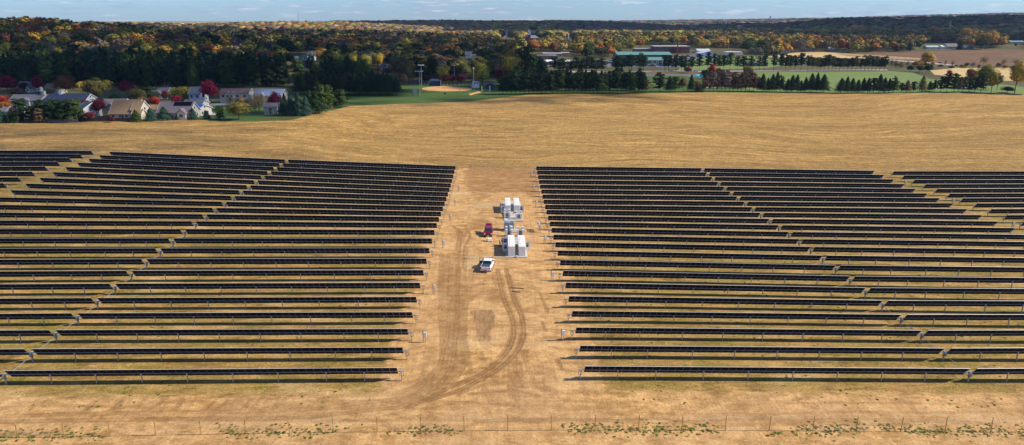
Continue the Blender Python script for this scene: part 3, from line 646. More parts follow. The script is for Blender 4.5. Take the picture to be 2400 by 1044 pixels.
def pipe_rail(pa, pb, h_, lb):
    a = hit(*pa); b = hit(*pb); r = empty('pipe_rail', a, 0, lb, 'pipe rail', 'white pipe rails beside the batteries'); d = Vector((b[0]-a[0], b[1]-a[1], b[2]-a[2]))
    g = MB(); g.tube((0, 0, h_), (d.x, d.y, d.z+h_), .035, 6); g.build('pipe', M_whitegrey, r)
    for t in (0.0, .06, .5, .97): g = MB(); g.box(d.x*t-.04, d.x*t+.04, d.y*t-.04, d.y*t+.04, d.z*t, d.z*t+h_+(.4 if t == .06 else 0)); g.build('support', M_steel, r)
    g = MB(); g.box(d.x-.2, d.x+.2, d.y-.2, d.y+.2, d.z+h_-.2, d.z+h_+.2); g.build('coupling', M_whitegrey, r, bevel=.04)
pipe_rail((1090, 607.5), (1211, 605.5), .35, 'long thin white pipe rail on the ground in front of the batteries')
pipe_rail((1111, 484), (1176, 482.5), .35, 'short thin pipe rail on pale gravel left of the rear batteries')

# ------------------------------------------------------------------ vehicles
def frus(g, xb0, xb1, xt0, xt1, wb, wt, z0, z1, mi=0):
    vs = [(xb0,-wb,z0),(xb1,-wb,z0),(xb1,wb,z0),(xb0,wb,z0),(xt0,-wt,z1),(xt1,-wt,z1),(xt1,wt,z1),(xt0,wt,z1)]
    g.add(vs, [(0,3,2,1),(4,5,6,7),(0,1,5,4),(1,2,6,5),(2,3,7,6),(3,0,4,7)], mi); return vs
def wheels(r, xs_, w2, rad):
    for wx in xs_:
        for s in (-1, 1):
            g = MB(); g.tube((wx, s*(w2-.24), rad), (wx, s*(w2+.01), rad), rad, 18); o_ = g.build('wheel', M_rubber, r, bevel=.02)
            g = MB(); g.tube((wx, s*(w2+.012), rad), (wx, s*(w2+.03), rad), rad*.6, 12); g.build('rim', M_chrome, o_)
def suv(loc, rz, paint, label):
    r = empty('parked_suv', loc, rz, label, 'suv'); w2 = .97
    g = MB(); prof_ = [(-2.35,.45),(-2.38,.95),(-2.3,1.12),(1.05,1.15),(2.05,1.05),(2.33,.88),(2.38,.5),(2.2,.32),(1.9,.32),(1.85,.6),(1.5,.78),(1.15,.6),(1.1,.3),(-1.1,.3),(-1.15,.6),(-1.5,.78),(-1.85,.6),(-1.9,.32),(-2.25,.35)]
    g.prism(prof_, -w2, w2); g.build('body', paint, r, bevel=.07)
    g = MB(); frus(g, -2.25, 1.1, -1.85, .35, w2-.06, w2-.24, 1.12, 1.72); g.build('window', M_glass, r)
    g = MB(); v = frus(MB(), -2.25, 1.1, -1.85, .35, w2-.05, w2-.23, 1.13, 1.73)
    for a, b in ((0,4),(1,5),(2,6),(3,7)): g.tube(v[a], v[b], .05, 5)
    for s in (-1, 1): g.tube((-.75, s*(w2-.05), 1.12), (-.75, s*(w2-.22), 1.74), .05, 5)
    frus(g, -1.95, .42, -1.8, .28, w2-.2, w2-.26, 1.70, 1.80); g.build('roof', paint, r, bevel=.03)
    g = MB(); v = [(-1.85,-.74,1.80),(-1.85,.74,1.80),(-2.75,.72,2.02),(-2.75,-.72,2.02)]; g.add(v+[(a, b, c-.06) for a, b, c in v], [(0,1,2,3),(7,6,5,4),(0,4,5,1),(1,5,6,2),(2,6,7,3),(3,7,4,0)]); lg = g.build('liftgate', paint, r); lg['label'] = 'rear liftgate raised open'
    g = MB(); g.box(-2.95, -2.70, -.72, .72, 1.72, 1.99); g.build('rear_window', M_dark, lg)
    g = MB(); g.box(2.34, 2.40, -.62, .62, .62, .86); g.build('grille', M_dark, r); g = MB(); g.box(2.385, 2.42, -.26, .26, .48, .60); g.build('number_plate', M_white, r)
    for s in (-1, 1):
        g = MB(); g.box(2.16, 2.36, s*.78-.16, s*.78+.16, .80, .96); g.build('headlight', M_frame, r, bevel=.02)
        g = MB(); g.box(.72, .90, s*1.08-.11, s*1.08+.11, 1.10, 1.26); g.build('mirror', paint, r, bevel=.02)
        g = MB(); g.box(-2.42, -2.34, s*.84-.1, s*.84+.1, .8, 1.1); g.build('taillight', M_orange, r)
    wheels(r, (-1.5, 1.5), w2, .37); return r
def pickup(loc, rz, paint, label):
    r = empty('pickup_truck', loc, rz, label, 'pickup truck'); w2 = 1.0
    g = MB(); prof_ = [(-2.85,.62),(-2.88,1.28),(-.9,1.28),(-.88,1.22),(1.35,1.24),(2.55,1.14),(2.85,.98),(2.9,.55),(2.5,.5),(2.42,.75),(2.0,.95),(1.58,.75),(1.5,.45),(-1.3,.45),(-1.38,.75),(-1.8,.95),(-2.22,.75),(-2.3,.5),(-2.8,.5)]
    g.prism(prof_, -w2, w2); g.build('body', paint, r, bevel=.06)
    g = MB(); g.box(-2.78, -.95, -.86, .86, 1.275, 1.32); bc = g.build('bed_cover', M_dark, r); g = MB()
    for k_ in range(1, 4): g.box(-2.78+k_*.46-.02, -2.78+k_*.46+.02, -.84, .84, 1.32, 1.335)
    g.build('seam', M_bluegrey, bc)
    g = MB(); frus(g, -.85, 1.35, -.55, .65, w2-.06, w2-.22, 1.22, 1.86); g.build('window', M_glass, r)
    g = MB(); v = frus(MB(), -.85, 1.35, -.55, .65, w2-.05, w2-.21, 1.23, 1.86)
    for a, b in ((0,4),(1,5),(2,6),(3,7)): g.tube(v[a], v[b], .055, 5)
    for s in (-1, 1): g.tube((.2, s*(w2-.05), 1.22), (.1, s*(w2-.2), 1.88), .05, 5)
    frus(g, -.72, .78, -.5, .55, w2-.16, w2-.26, 1.84, 1.95); g.build('roof', paint, r, bevel=.04)
    g = MB(); g.box(-2.92, -2.87, -.78, .78, .72, 1.24); tg = g.build('tailgate', paint, r, bevel=.015)
    g = MB(); g.box(-2.95, -2.92, -.12, .12, 1.08, 1.14); g.build('handle', M_dark, tg)
    g = MB(); g.box(-3.05, -2.86, -.95, .95, .50, .66); g.build('bumper', M_chrome, r, bevel=.03)
    g = MB(); g.box(-3.07, -3.05, -.22, .22, .52, .70); g.build('number_plate', M_orange, r)
    for s in (-1, 1):
        g = MB(); g.box(-2.93, -2.87, s*.9-.08, s*.9+.08, .82, 1.2); g.build('taillight', M_red, r)
        g = MB(); g.box(2.72, 2.88, s*.8-.16, s*.8+.16, .82, 1.0); g.build('headlight', M_frame, r, bevel=.02)
        g = MB(); g.box(1.0, 1.15, s*1.14-.13, s*1.14+.13, 1.22, 1.42); g.build('mirror', M_dark, r)
    g = MB(); g.box(1.02, 1.10, 1.0, 1.95, .62, 1.22); dd = g.build('open_door', paint, r, bevel=.02); dd['label'] = 'driver door standing wide open'
    g = MB()
    for a, b in (((1.06,1.02,1.22),(1.06,1.02,1.45)),((1.06,1.93,1.22),(1.06,1.80,1.82)),((1.06,1.80,1.82),(1.06,1.2,1.82)),((1.06,1.2,1.82),(1.06,1.02,1.45))): g.tube(a, b, .04, 5)
    g.build('door_frame', M_dark, dd); g = MB(); g.box(.95, 1.018, 1.06, 1.9, .66, 1.2); g.build('door_lining', M_dark, dd)
    wheels(r, (-1.8, 2.0), w2, .40); return r
x, y, z = hit(1144.4, 558); suv((x, y+2.3, z+.02), radians(-91.5), M_red, 'crimson suv with raised rear liftgate, facing the camera, left of the batteries')
x, y, z = hit(1138.5, 641); pickup((x+.35, y+2.9, z+.02), radians(90-9), M_carwhite, 'white pickup truck with dark bed cover and one front door open')

def vcar(px, py, paint, label, group='cars parked in the town', rz=0, big=False):
    x, y, z = hit(px, py); r = empty('parked_car', (x, y, z+.1), rz, label, 'car', group)
    k_ = 1.6 if big else 1.0
    g = MB(); g.prism([(-2.2*k_,.35),(-2.2*k_,.95*k_),(-1.2*k_,1.0*k_),(1.2*k_,1.0*k_),(2.2*k_,.85*k_),(2.25*k_,.4)], -.9*k_, .9*k_); g.build('body', paint, r, bevel=.08)
    g = MB(); frus(g, -1.7*k_, 1.1*k_, -1.2*k_, .4*k_, .82*k_, .66*k_, .98*k_, 1.5*k_); g.build('window', M_glass, r)
    g = MB(); frus(g, -1.25*k_, .45*k_, -1.2*k_, .4*k_, .68*k_, .64*k_, 1.49*k_, 1.54*k_); g.build('roof', paint, r)
    wheels(r, (-1.35*k_, 1.35*k_), .9*k_, .34); return r

# ------------------------------------------------------------------ people and small things by the batteries
M_skin = mat('skin', (.45,.27,.19), .6); M_cloth = mat('dark_workwear', (.022,.022,.028), .9, var=.2, vscale=6); M_boot = mat('boot_leather', (.05,.035,.02), .8); M_hair = mat('dark_hair', (.03,.02,.015), .8)
def skinmesh(name, chains, m_, parent, sub=2):
    bm_ = bmesh.new(); ly = bm_.verts.layers.skin.verify(); reg = {}; first = True
    def V(p, rad):
        nonlocal first
        key = tuple(round(c, 4) for c in p)
        if key in reg: return reg[key]
        v = bm_.verts.new(p); v[ly].radius = (rad, rad) if not isinstance(rad, tuple) else rad
        if first: v[ly].use_root = True; first = False
        reg[key] = v; return v
    for ch in chains:
        for (p, a), (q, b) in zip(ch[:-1], ch[1:]): bm_.edges.new((V(p, a), V(q, b)))
    me = bpy.data.meshes.new(name); bm_.to_mesh(me); bm_.free(); me.materials.append(m_)
    o_ = bpy.data.objects.new(name, me); link(o_, parent)
    sk = o_.modifiers.new('s', 'SKIN'); sk.use_smooth_shade = True; ss = o_.modifiers.new('u', 'SUBSURF'); ss.levels = sub; ss.render_levels = sub; return o_
def person(px, py, rz, label, reach=False):
    x, y, z = hit(px, py)
    A = {'pel': (0,0,.95), 'wa': (0,.01,1.1), 'ch': (0,.02,1.32), 'nb': (0,.01,1.46), 'nk': (0,-.01,1.53), 'hd': (0,-.02,1.64), 'ht': (0,0,1.73)}
    bc = [[(A['pel'],.135),(A['wa'],.12),(A['ch'],.145),(A['nb'],.08),(A['nk'],.055),(A['hd'],.092),(A['ht'],.075)]]
    cl = [[(A['pel'],.15),(A['wa'],.14),(A['ch'],.165),(A['nb'],.09)]]; tr_ = [[(A['wa'],.13),(A['pel'],.155)]]
    hands = []
    for s in (-1, 1):
        hp = (s*.09,0,.90); kn = (s*.11,-.03,.50); an = (s*.12,.02,.09); to = (s*.13,-.14,.05)
        bc.append([(A['pel'],.135),(hp,.095),(kn,.065),(an,.045),(to,.04)]); tr_.append([(A['pel'],.155),(hp,.11),(kn,.08),((s*.12,.015,.14),.06)])
        sh = (s*.19,.02,1.40); el = (s*.25,.05,1.13) if not reach else (s*.26,-.12,1.17); wr = (s*.24,-.08,.90) if not reach else (s*.20,-.38,1.15)
        bc.append([(A['ch'],.145),(sh,.07),(el,.048),(wr,.033),((wr[0], wr[1]-.03, wr[2]-.07),.036)]); cl.append([(A['ch'],.165),(sh,.085),(el,.063),(wr,.048)])
        hands.append((s, wr))
    r = skinmesh('person', bc, M_skin, None); r.location = (x, y, z); r.rotation_euler.z = rz
    tag(r, label, 'person', 'people standing by the batteries')
    skinmesh('jacket', cl, M_cloth, r); skinmesh('trousers', tr_, M_cloth, r)
    for s in (-1, 1): g = MB(); g.box(s*.12-.055, s*.12+.055, -.20, .10, 0, .11); g.build('boot', M_boot, r, bevel=.03)
    fg = MB()
    for s, wr in hands:
        for f in range(4):
            bx_ = wr[0]-.03+f*.02; L = (.07, .085, .08, .06)[f]; p0 = (bx_, wr[1]-.04, wr[2]-.09); p1 = (bx_, wr[1]-.05-L*.2, wr[2]-.09-L*.6); p2 = (bx_, wr[1]-.03-L*.1, wr[2]-.09-L); fg.tube(p0, p1, .009, 6); fg.tube(p1, p2, .009, 6, r1=.007)
        fg.tube((wr[0]-s*.03, wr[1]-.04, wr[2]-.04), (wr[0]-s*.06, wr[1]-.07, wr[2]-.10), .010, 6)
    fg.build('fingers', M_skin, r)
    g = MB()
    bmh = bmesh.new(); bmesh.ops.create_icosphere(bmh, subdivisions=2, radius=.105, matrix=Matrix.Translation((0, .015, 1.68))); bmesh.ops.delete(bmh, geom=[v for v in bmh.verts if v.co.z < 1.66 and v.co.y < 0.03], context='VERTS')
    me = bpy.data.meshes.new('hair'); bmh.to_mesh(me); bmh.free(); me.materials.append(M_hair); obj('hair', me, r)
    g = MB(); g.tube((0, -.10, 1.66), (0, -.13, 1.635), .012, 6, r1=.018); g.box(-.03, .03, -.112, -.105, 1.595, 1.602); g.box(-.045, -.02, -.112, -.105, 1.67, 1.68); g.box(.02, .045, -.112, -.105, 1.67, 1.68); g.build('face', M_skin, r)
    return r
person(1171.7, 580, radians(100), 'person in dark clothes standing alone in the shade left of the batteries')
person(1176.3, 576, radians(95), 'person in dark clothes working at an open battery cabinet door', True)
def cone(px, py, label, h_=.75):
    x, y, z = hit(px, py); r = empty('traffic_cone', (x, y, z), 0, label, 'traffic cone', 'orange traffic cones'); g = MB(); g.tube((0,0,.04), (0,0,h_), .17, 12, r1=.03); g.build('cone', M_orange, r); g = MB(); g.box(-.22, .22, -.22, .22, 0, .04); g.build('base', M_orange, r); g = MB(); g.tube((0,0,h_*.5), (0,0,h_*.65), .105, 12, r1=.078); g.build('reflective_band', M_frame, r)
cone(1156, 604, 'orange traffic cone standing by the front pipe rail')
x, y, z = hit(1178.2, 588.6); r = empty('tool_bag', (x, y, z), .3, 'bright orange tool bag lying in shade by the open cabinet', 'tool bag')
g = MB(); g.prismx([(-.18,0),(.18,0),(.15,.28),(-.15,.28)], -.35, .35); g.build('bag', M_orange, r, bevel=.05); g = MB(); g.tube((-.15,0,.28), (-.1,0,.42), .015, 5); g.tube((-.1,0,.42), (.1,0,.42), .015, 5); g.tube((.1,0,.42), (.15,0,.28), .015, 5); g.build('handle', M_dark, r)
x, y, z = hit(1147, 567); r = empty('work_cart', (x, y, z), .2, 'small white work cart with yellow lid in front of crimson suv', 'cart')
g = MB(); g.box(-.5, .5, -.35, .35, .15, .85); g.build('box', M_frame, r, bevel=.05); g = MB(); g.box(-.7, .1, .1, .6, .86, 1.0); g.build('lid', M_yellow, r, bevel=.02); g = MB(); g.box(-.62, -.52, -.3, .3, .1, .6); g.build('tray', M_steel, r)
for a in (-.4, .4): g = MB(); g.tube((a, -.37, .13), (a, .37, .13), .13, 10); g.build('wheel', M_rubber, r)
for pa, pb, lb in (((1197,676),(1228,678.2),'longer dark wooden plank lying on the dirt behind the white pickup'), ((1200,684.5),(1220,686.5),'shorter dark wooden plank lying on the dirt behind the white pickup')):
    a = hit(*pa); b = hit(*pb); L = math.dist(a[:2], b[:2]); g = MB(); g.box(0, L, -.12, .12, 0, .1); r = g.build('plank', M_plank, None, .01, (a[0], a[1], a[2]+.06), math.atan2(b[1]-a[1], b[0]-a[0])); tag(r, lb, 'plank', 'planks on the dirt')
x, y, z = hit(1230.5, 544); g = MB(); g.box(-.25, .25, -.2, .2, .0, .25); g.box(-.1, .1, -.1, .1, .25, .4); r = g.build('junction_box', M_frame, None, .03, (x, y, z+.06)); tag(r, 'small white box on the dirt right of the transformer', 'box')

# ------------------------------------------------------------------ buildings
MC = {}
def cm(c, kind='wall'):
    key = (c, kind)
    if key not in MC: MC[key] = mat('%s_%d' % (kind, len(MC)), c, .85, var=.1 if kind == 'wall' else .18, vscale=1.2 if kind == 'wall' else 2.5)
    return MC[key]
def pxm(py_base, px, d=0):
    x, y, z = hit(px, py_base); dd = project(x, y, z)[2]; return float(dd)/FPX
def windows(r, xs_, y, z0, z1, w_=.9, face=-1):
    for x in xs_:
        g = MB(); a, b = sorted((y+face*.005, y+face*.06)); g.box(x-w_/2-.1, x+w_/2+.1, a, b, z0-.1, z1+.1); f = g.build('window', M_frame, r)
        g = MB(); a, b = sorted((y+face*.062, y+face*.075)); g.box(x-w_/2, x-.03, a, b, z0, z1); g.box(x+.03, x+w_/2, a, b, z0, z1); g.build('pane', M_glass, f)
def gwindows(r, ys_, x, z0, z1, w_=.9):
    for y in ys_:
        g = MB(); g.box(x+.005, x+.06, y-w_/2-.1, y+w_/2+.1, z0-.1, z1+.1); f = g.build('window', M_frame, r)
        g = MB(); g.box(x+.062, x+.075, y-w_/2, y+w_/2, z0, z1); g.build('pane', M_glass, f)
def gable(r, x0, x1, y0, y1, hw, hr, wc, rc, ov=.45, axis='x', nm='wall', base=-1.5, cap=True):
    g = MB(); ym = (y0+y1)/2; xm = (x0+x1)/2
    if axis == 'x': g.prismx([(y0,base),(y1,base),(y1,hw),(ym,hw+hr),(y0,hw)], x0, x1)
    else: g.prism([(x0,base),(x1,base),(x1,hw),(xm,hw+hr),(x0,hw)], y0, y1)
    g.build(nm, wc, r)
    g = MB(); t = .22
    if axis == 'x':
        s = hr/((y1-y0)/2); g.prismx([(y0-ov,hw-ov*s+.02),(ym,hw+hr+.02),(y1+ov,hw-ov*s+.02),(y1+ov,hw-ov*s+t),(ym,hw+hr+t+.05),(y0-ov,hw-ov*s+t)], x0-ov, x1+ov)
    else:
        s = hr/((x1-x0)/2); g.prism([(x0-ov,hw-ov*s+.02),(xm,hw+hr+.02),(x1+ov,hw-ov*s+.02),(x1+ov,hw-ov*s+t),(xm,hw+hr+t+.05),(x0-ov,hw-ov*s+t)], y0-ov, y1+ov)
    ro = g.build('roof' if nm == 'wall' else 'wing_roof', rc, r)
    if axis == 'x' and cap:  # pale barge boards on the gable ends
        for xx in (x0-ov-.05, x1+ov):
            g = MB()
            for sg, ye in ((-1, y0-ov), (1, y1+ov)):
                g.prismx([(ye,hw-ov*s-.05),(ym+sg*.001,hw+hr-.05),(ym+sg*.001,hw+hr+t+.08),(ye,hw-ov*s+t+.03)], xx, xx+.05)
            g.build('trim', M_frame, ro)
    return ro
GROUP_H = 'houses at the edge of the field'
def house(px0, px1, pyb, pye, pyr, d, wc, rc, label, rz=0, wings=(), nwin=3, chimney=None, solar=False, group=GROUP_H, cat='house', zoff=0):
    k_ = pxm(pyb, (px0+px1)/2); x, y, z = hit((px0+px1)/2, pyb); W = (px1-px0)*k_*.97
    hw = (pyb-pye)*k_*1.02; hr = max((pye-pyr)*k_*1.0-d*.5*.13, 1.2)
    r = empty('house', (x, y+d/2, z+zoff), rz, label, cat, group); wm = cm(wc); rm = cm(rc, 'roof')
    ro = gable(r, -W/2, W/2, -d/2, d/2, hw, hr, wm, rm)
    if nwin: windows(r, [(-W/2+W*(i+.5)/nwin) for i in range(nwin)], -d/2, max(.9, hw-2.0), max(2.0, hw-.6), min(1.6, W/nwin*.4))
    gwindows(r, (-d*.2, d*.2), W/2, .9, 2.1); gwindows(r, (0,), W/2, hw+hr*.25, hw+hr*.25+1.1)
    for (a, b, ww_, hh) in wings:   # small cross gables on the front: centre (share of width), projection, width share, height share
        xc = -W/2+W*a; ww = W*ww_; gable(r, xc-ww/2, xc+ww/2, -d/2-b, 0, hw, hr*hh, wm, rm, axis='y', nm='wing')
        windows(r, (xc,), -d/2-b, max(.8, hw-2.0), hw-.5, min(2.2, ww*.4))
    if chimney is not None: g = MB(); xc = -W/2+W*chimney; g.box(xc-.8, xc+.8, -1.0, 1.0, hw, hw+hr+1.6); c_ = g.build('chimney', wm, ro); g = MB(); g.box(xc-.9, xc+.9, -1.1, 1.1, hw+hr+1.6, hw+hr+2.0); g.build('chimney_cap', M_bluegrey, c_)
    if solar:
        s = hr/(d/2); g = MB(); a = .42; x0, x1 = -W/2+W*.42, W/2-.5; g.add([(x0,-d/2*.42,hw+hr*(.58)+.3),(x1,-d/2*.42,hw+hr*.58+.3),(x1,-.25,hw+hr*.97+.3),(x0,-.25,hw+hr*.97+.3),(x0,-d/2*.42,hw+hr*.58+.22),(x1,-d/2*.42,hw+hr*.58+.22),(x1,-.25,hw+hr*.97+.22),(x0,-.25,hw+hr*.97+.22)], [(0,1,2,3),(7,6,5,4),(0,4,5,1),(1,5,6,2),(2,6,7,3),(3,7,4,0)]); g.build('roof_solar_array', M_pv, ro)
    g = MB(); g.box(-W*.08, -W*.08+.95, -d/2-.05, -d/2-.002, 0.05, 2.1); dd = g.build('door', M_bark, r); g = MB(); g.box(-W*.08+.78, -W*.08+.85, -d/2-.09, -d/2-.052, 1.0, 1.1); g.build('handle', M_steel, dd)
    return r, W, d, hw, hr
cream = (.46,.42,.34); whit = (.52,.52,.52); tanr = (.26,.16,.085); greyr = (.15,.145,.155); navy = (.045,.06,.10); purp = (.17,.14,.145)
house(24, 97, 253, 237, 222.7, 11, cream, greyr, 'house with long grey roof and beige chimney behind dark pines at far left', wings=((.55,1.5,.28,.5),), chimney=.95)
r, W, d, hw, hr = house(106, 203, 252, 236, 221, 11, whit, navy, 'long house with navy roof and small white cupola', wings=((.1,1,.15,.4),(.22,1,.12,.4)))
g = MB(); g.box(-W*.22-.8, -W*.22+.8, -.8, .8, hw+hr-.2, hw+hr+1.0); g.build('cupola', M_frame, r)
house(189, 212, 277, 256, 241, 9, whit, navy, 'small white gabled house with navy roof beside maroon shrubs', rz=radians(-28), nwin=1)
r, W, d, hw, hr = house(258, 322, 279.5, 267, 235, 12, (.52,.46,.36), tanr, 'tan roofed house with steep cream gable, nearest the field', nwin=4)
gable(r, W*.30, W*.62, -d*.45, d*.35, hw+1.6, hr*.62, cm((.52,.46,.36)), cm(tanr, 'roof'), nm='wing'); gwindows(r, (-.6,), W*.62, hw+1.0, hw+2.3, 1.4)
gable(r, W*.40, W*.72, -d*.62, -d*.2, hw, 1.8, cm((.52,.46,.36)), cm(tanr, 'roof'), nm='porch')
house(336, 372, 275, 262, 247, 9, (.52,.46,.36), tanr, 'low tan roofed wing house right of the steep cream gable', nwin=1)
house(369, 447, 281, 265, 240, 12, (.48,.44,.40), purp, 'grey brown house with dark solar panels along its roof ridge', wings=((.78,1.6,.26,.42),), nwin=4, solar=True)
house(449, 476, 273, 257, 246, 9, (.55,.50,.44), (.01,.12,.45), 'beige shed with bright blue tarp on its roof', rz=radians(-20), nwin=0)
house(236, 288, 259, 250, 233, 11, (.35,.22,.18), purp, 'brown brick house with purple grey roof behind the tan one', wings=((.5,1.2,.3,.5),), nwin=2)
house(432, 474, 256, 246, 234.5, 10, (.5,.46,.4), greyr, 'house with low grey roof behind the roof solar panels', nwin=2)
house(41, 78, 217, 207, 192, 11, (.5,.46,.42), greyr, 'grey roofed house between two crimson trees at far left', wings=((.75,1,.25,.5),), nwin=2)
house(105, 136, 221, 209, 197, 11, cream, (.18,.12,.10), 'brown roofed house left of the big orange brown tree', nwin=2)
house(356, 392, 232, 220, 206, 11, (.5,.46,.42), purp, 'purple grey roofed house behind the willow tree', wings=((.5,1,.3,.5),), nwin=2)
house(444, 471, 241, 222, 204.5, 12, (.6,.62,.66), (.11,.13,.16), 'two storey house with slate blue roof left of crimson tree', nwin=2)
house(516, 584, 243, 221, 208.8, 12, (.55,.50,.38), (.17,.10,.09), 'long house with brown roof and small dormer gables', wings=((.3,1.2,.18,.5),(.45,1,.14,.5)), nwin=4)
house(595, 662, 246, 225, 209.8, 12, (.55,.45,.36), (.34,.38,.46), 'long house with pale metallic blue roof before dark pines', wings=((.32,1.2,.16,.5),), nwin=4)
house(619, 650, 268, 251, 243, 9, (.40,.37,.34), (.25,.2,.18), 'low grey beige house behind the red tree at the lawn', nwin=1)
house(0, 14, 273, 262, 252, 9, whit, greyr, 'white gabled house cut off by the left edge', nwin=1)
house(17, 42, 275, 262, 250, 9, (.55,.42,.38), (.30,.22,.20), 'small pinkish house between spruces at far left', nwin=1)
GT = 'houses in the town'
house(722, 737, 143, 131, 120, 11, (.55,.58,.60), greyr, 'white house with steep grey gable left of the golden tree', wings=((.6,1.5,.5,.8),), nwin=2, group=GT)
house(708, 720, 140, 134, 127, 10, (.5,.52,.48), (.03,.06,.05), 'small house with dark green roof beside steep grey gable', nwin=1, group=GT)
house(737, 752, 162, 156, 149, 10, (.45,.45,.45), greyr, 'low grey house before the maroon trees left of centre', nwin=1, group=GT)
house(684, 696, 143, 137, 132, 9, (.70,.70,.66), (.7,.7,.68), 'small white flat shed above the large grey roof', nwin=0, group=GT)
house(1091, 1104, 137, 129, 122, 10, (.62,.68,.75), navy, 'white two storey house with blue roof on the street end', nwin=3, group=GT)
house(1103, 1115, 137, 132, 127, 9, (.65,.70,.75), navy, 'white garage with blue roof joined to two storey house', nwin=1, group=GT)
house(892, 905, 165, 158, 150, 10, (.65,.68,.72), navy, 'small white house behind red shrubs near the ballpark', nwin=1, group=GT)
house(921, 932, 163, 157, 150, 10, (.55,.58,.62), greyr, 'small grey house among trees left of the ballpark', nwin=1, group=GT)
house(2172, 2205, 115, 111, 107, 14, (.5,.6,.62), (.35,.48,.50), 'long low teal roofed building beyond the prairie field', nwin=3, group=GT)
house(2206, 2219, 115, 110, 106.5, 12, (.8,.8,.8), (.75,.75,.75), 'small bright white shed beyond the prairie field', nwin=0, group=GT)
house(2219, 2245, 115, 110, 102, 14, (.38,.36,.36), purp, 'grey purple roofed house beyond the prairie field', nwin=2, group=GT)
house(2250, 2282, 117, 112, 107, 12, (.10,.13,.18), navy, 'dark navy shed at the far edge of the prairie', nwin=0, group=GT)
house(2368, 2400, 103, 99, 95, 14, (.4,.5,.55), (.3,.4,.45), 'pale blue grey building at the far right edge', nwin=2, group=GT)
house(1944, 1966, 122, 117, 110, 14, (.3,.27,.26), purp, 'grey house under dull trees right of the tan crop field', nwin=1, group=GT)
house(1830, 1852, 124, 119, 113, 12, (.6,.65,.7), greyr, 'white house under dark trees behind the tan crop field', nwin=2, group=GT)
house(1888, 1912, 121, 117, 113, 12, (.42,.48,.56), greyr, 'long blue grey house behind the tan crop field', nwin=2, group=GT)
def bigbox(name, label, cat, px0, px1, pyb, pyt, d, wc, rc, nwin=0, storeys=1, rz=0, parapet=.5, hcap=None):
    k_ = pxm(pyb, (px0+px1)/2); x, y, z = hit((px0+px1)/2, pyb); W = (px1-px0)*k_*.98; H_ = (pyb-pyt)*k_ if hcap is None else hcap
    r = empty(name, (x, y+d/2, z), rz, label, cat); g = MB(); g.box(-W/2, W/2, -d/2, d/2, -1.5, H_); g.build('wall', cm(wc), r)
    g = MB(); g.box(-W/2-.3, W/2+.3, -d/2-.3, d/2+.3, H_, H_+parapet); g.build('roof', cm(rc, 'roof'), r)
    for s in range(storeys):
        z0 = H_*(s+.3)/storeys
        if nwin: windows(r, [(-W/2+W*(i+.5)/nwin) for i in range(nwin)], -d/2, z0, z0+H_/storeys*.5, W/nwin*.5)
    return r, W, H_, d
# sports hall with green roofs
k_ = pxm(150, 1515); x, y, z = hit(1515, 151); r = empty('sports_hall', (x, y, z), 0, 'long hall with two green roofs behind the pine row', 'hall')
W = 128*k_; gable(r, -W/2, W/2, 12, 46, 20*k_, 5*k_, cm((.13,.10,.10)), cm((.10,.24,.22), 'roof'), cap=False)
gable(r, -W*.36, W*.37, -2, 12-.3, 9.5*k_, 5.5*k_, cm((.36,.30,.24)), cm((.10,.24,.22), 'roof'), nm='wing', cap=False); windows(r, [-W*.3+W*.62*i/7 for i in range(8)], -2, 1.5, 4, 2.2)
r, W, H_, d = bigbox('school', 'long red brick school with white parapet and tall chimney stack', 'school', 1532, 1617, 125, 110, 30, (.20,.055,.045), (.55,.50,.46), 14, 2)
k_ = pxm(125, 1575); g = MB(); g.box(W*.02, W*.22, -d/2-10, -d/2-.05, -1, H_*.94); g.build('wing', cm((.15,.035,.03)), r); g = MB(); g.box(W*.09, W*.12, -d/2-11, -d/2-10.02, 0, H_+4.5); g.build('chimney', cm((.22,.09,.07)), r)
bigbox('school_annex', 'tan brick flat roofed annex left of the red brick school', 'school building', 1487, 1551, 124, 115.5, 22, (.34,.20,.14), (.38,.36,.36), 10, 1)
bigbox('school_block', 'low brick school block with flat roof behind the central pines', 'school building', 1243, 1306, 146, 132, 26, (.27,.12,.085), (.26,.20,.20), 8, 1)
bigbox('school_block', 'small bright tan brick cube above the white school roof', 'school building', 1317, 1335, 132.5, 125, 14, (.48,.27,.17), (.62,.58,.55), 0, 1)
bigbox('school_block', 'flat roofed pale grey school block behind the tan cube', 'school building', 1272, 1318, 134.5, 126.5, 18, (.42,.36,.33), (.50,.50,.52), 5, 1)
x, y, z = hit(1305, 153); k_ = pxm(153, 1305); r = empty('gymnasium', (x, y, z), 0, 'gym with bright white roof and brick front behind dark pines', 'gym')
gable(r, -32*k_, 8*k_, 0, 30, 7*k_, 3.2*k_, cm((.26,.13,.10)), cm((.75,.76,.78), 'roof'), cap=False); gable(r, 9*k_, 46*k_, 4, 26, 7*k_, 2.5*k_, cm((.26,.13,.10)), cm((.72,.73,.75), 'roof'), nm='wing', cap=False); windows(r, [-26*k_+i*5*k_ for i in range(6)], 0, 1, 3.5, 2)
x, y, z = hit(1662, 133); k_ = pxm(133, 1662); r = empty('metal_barn', (x, y, z), 0, 'white metal barn with gable facing the field, right of the school', 'barn', 'white metal barns')
gable(r, -20*k_, 20*k_, 0, 26, 7*k_, 5*k_, cm((.58,.64,.70)), cm((.55,.58,.62), 'roof'), axis='y')
x, y, z = hit(1650, 124); k_ = pxm(124, 1650); r = empty('metal_barn', (x, y, z), 0, 'white metal barn with long pale roof behind the gabled one', 'barn', 'white metal barns')
gable(r, -15*k_, 15*k_, 0, 22, 4*k_, 4*k_, cm((.58,.64,.70)), cm((.45,.50,.54), 'roof'))
r, W, H_, d = bigbox('bus_garage', 'white bus garage with dark doorways beside orange school buses', 'garage', 1702, 1740, 130.5, 123, 16, (.70,.69,.66), (.72,.70,.68), 0, 1)
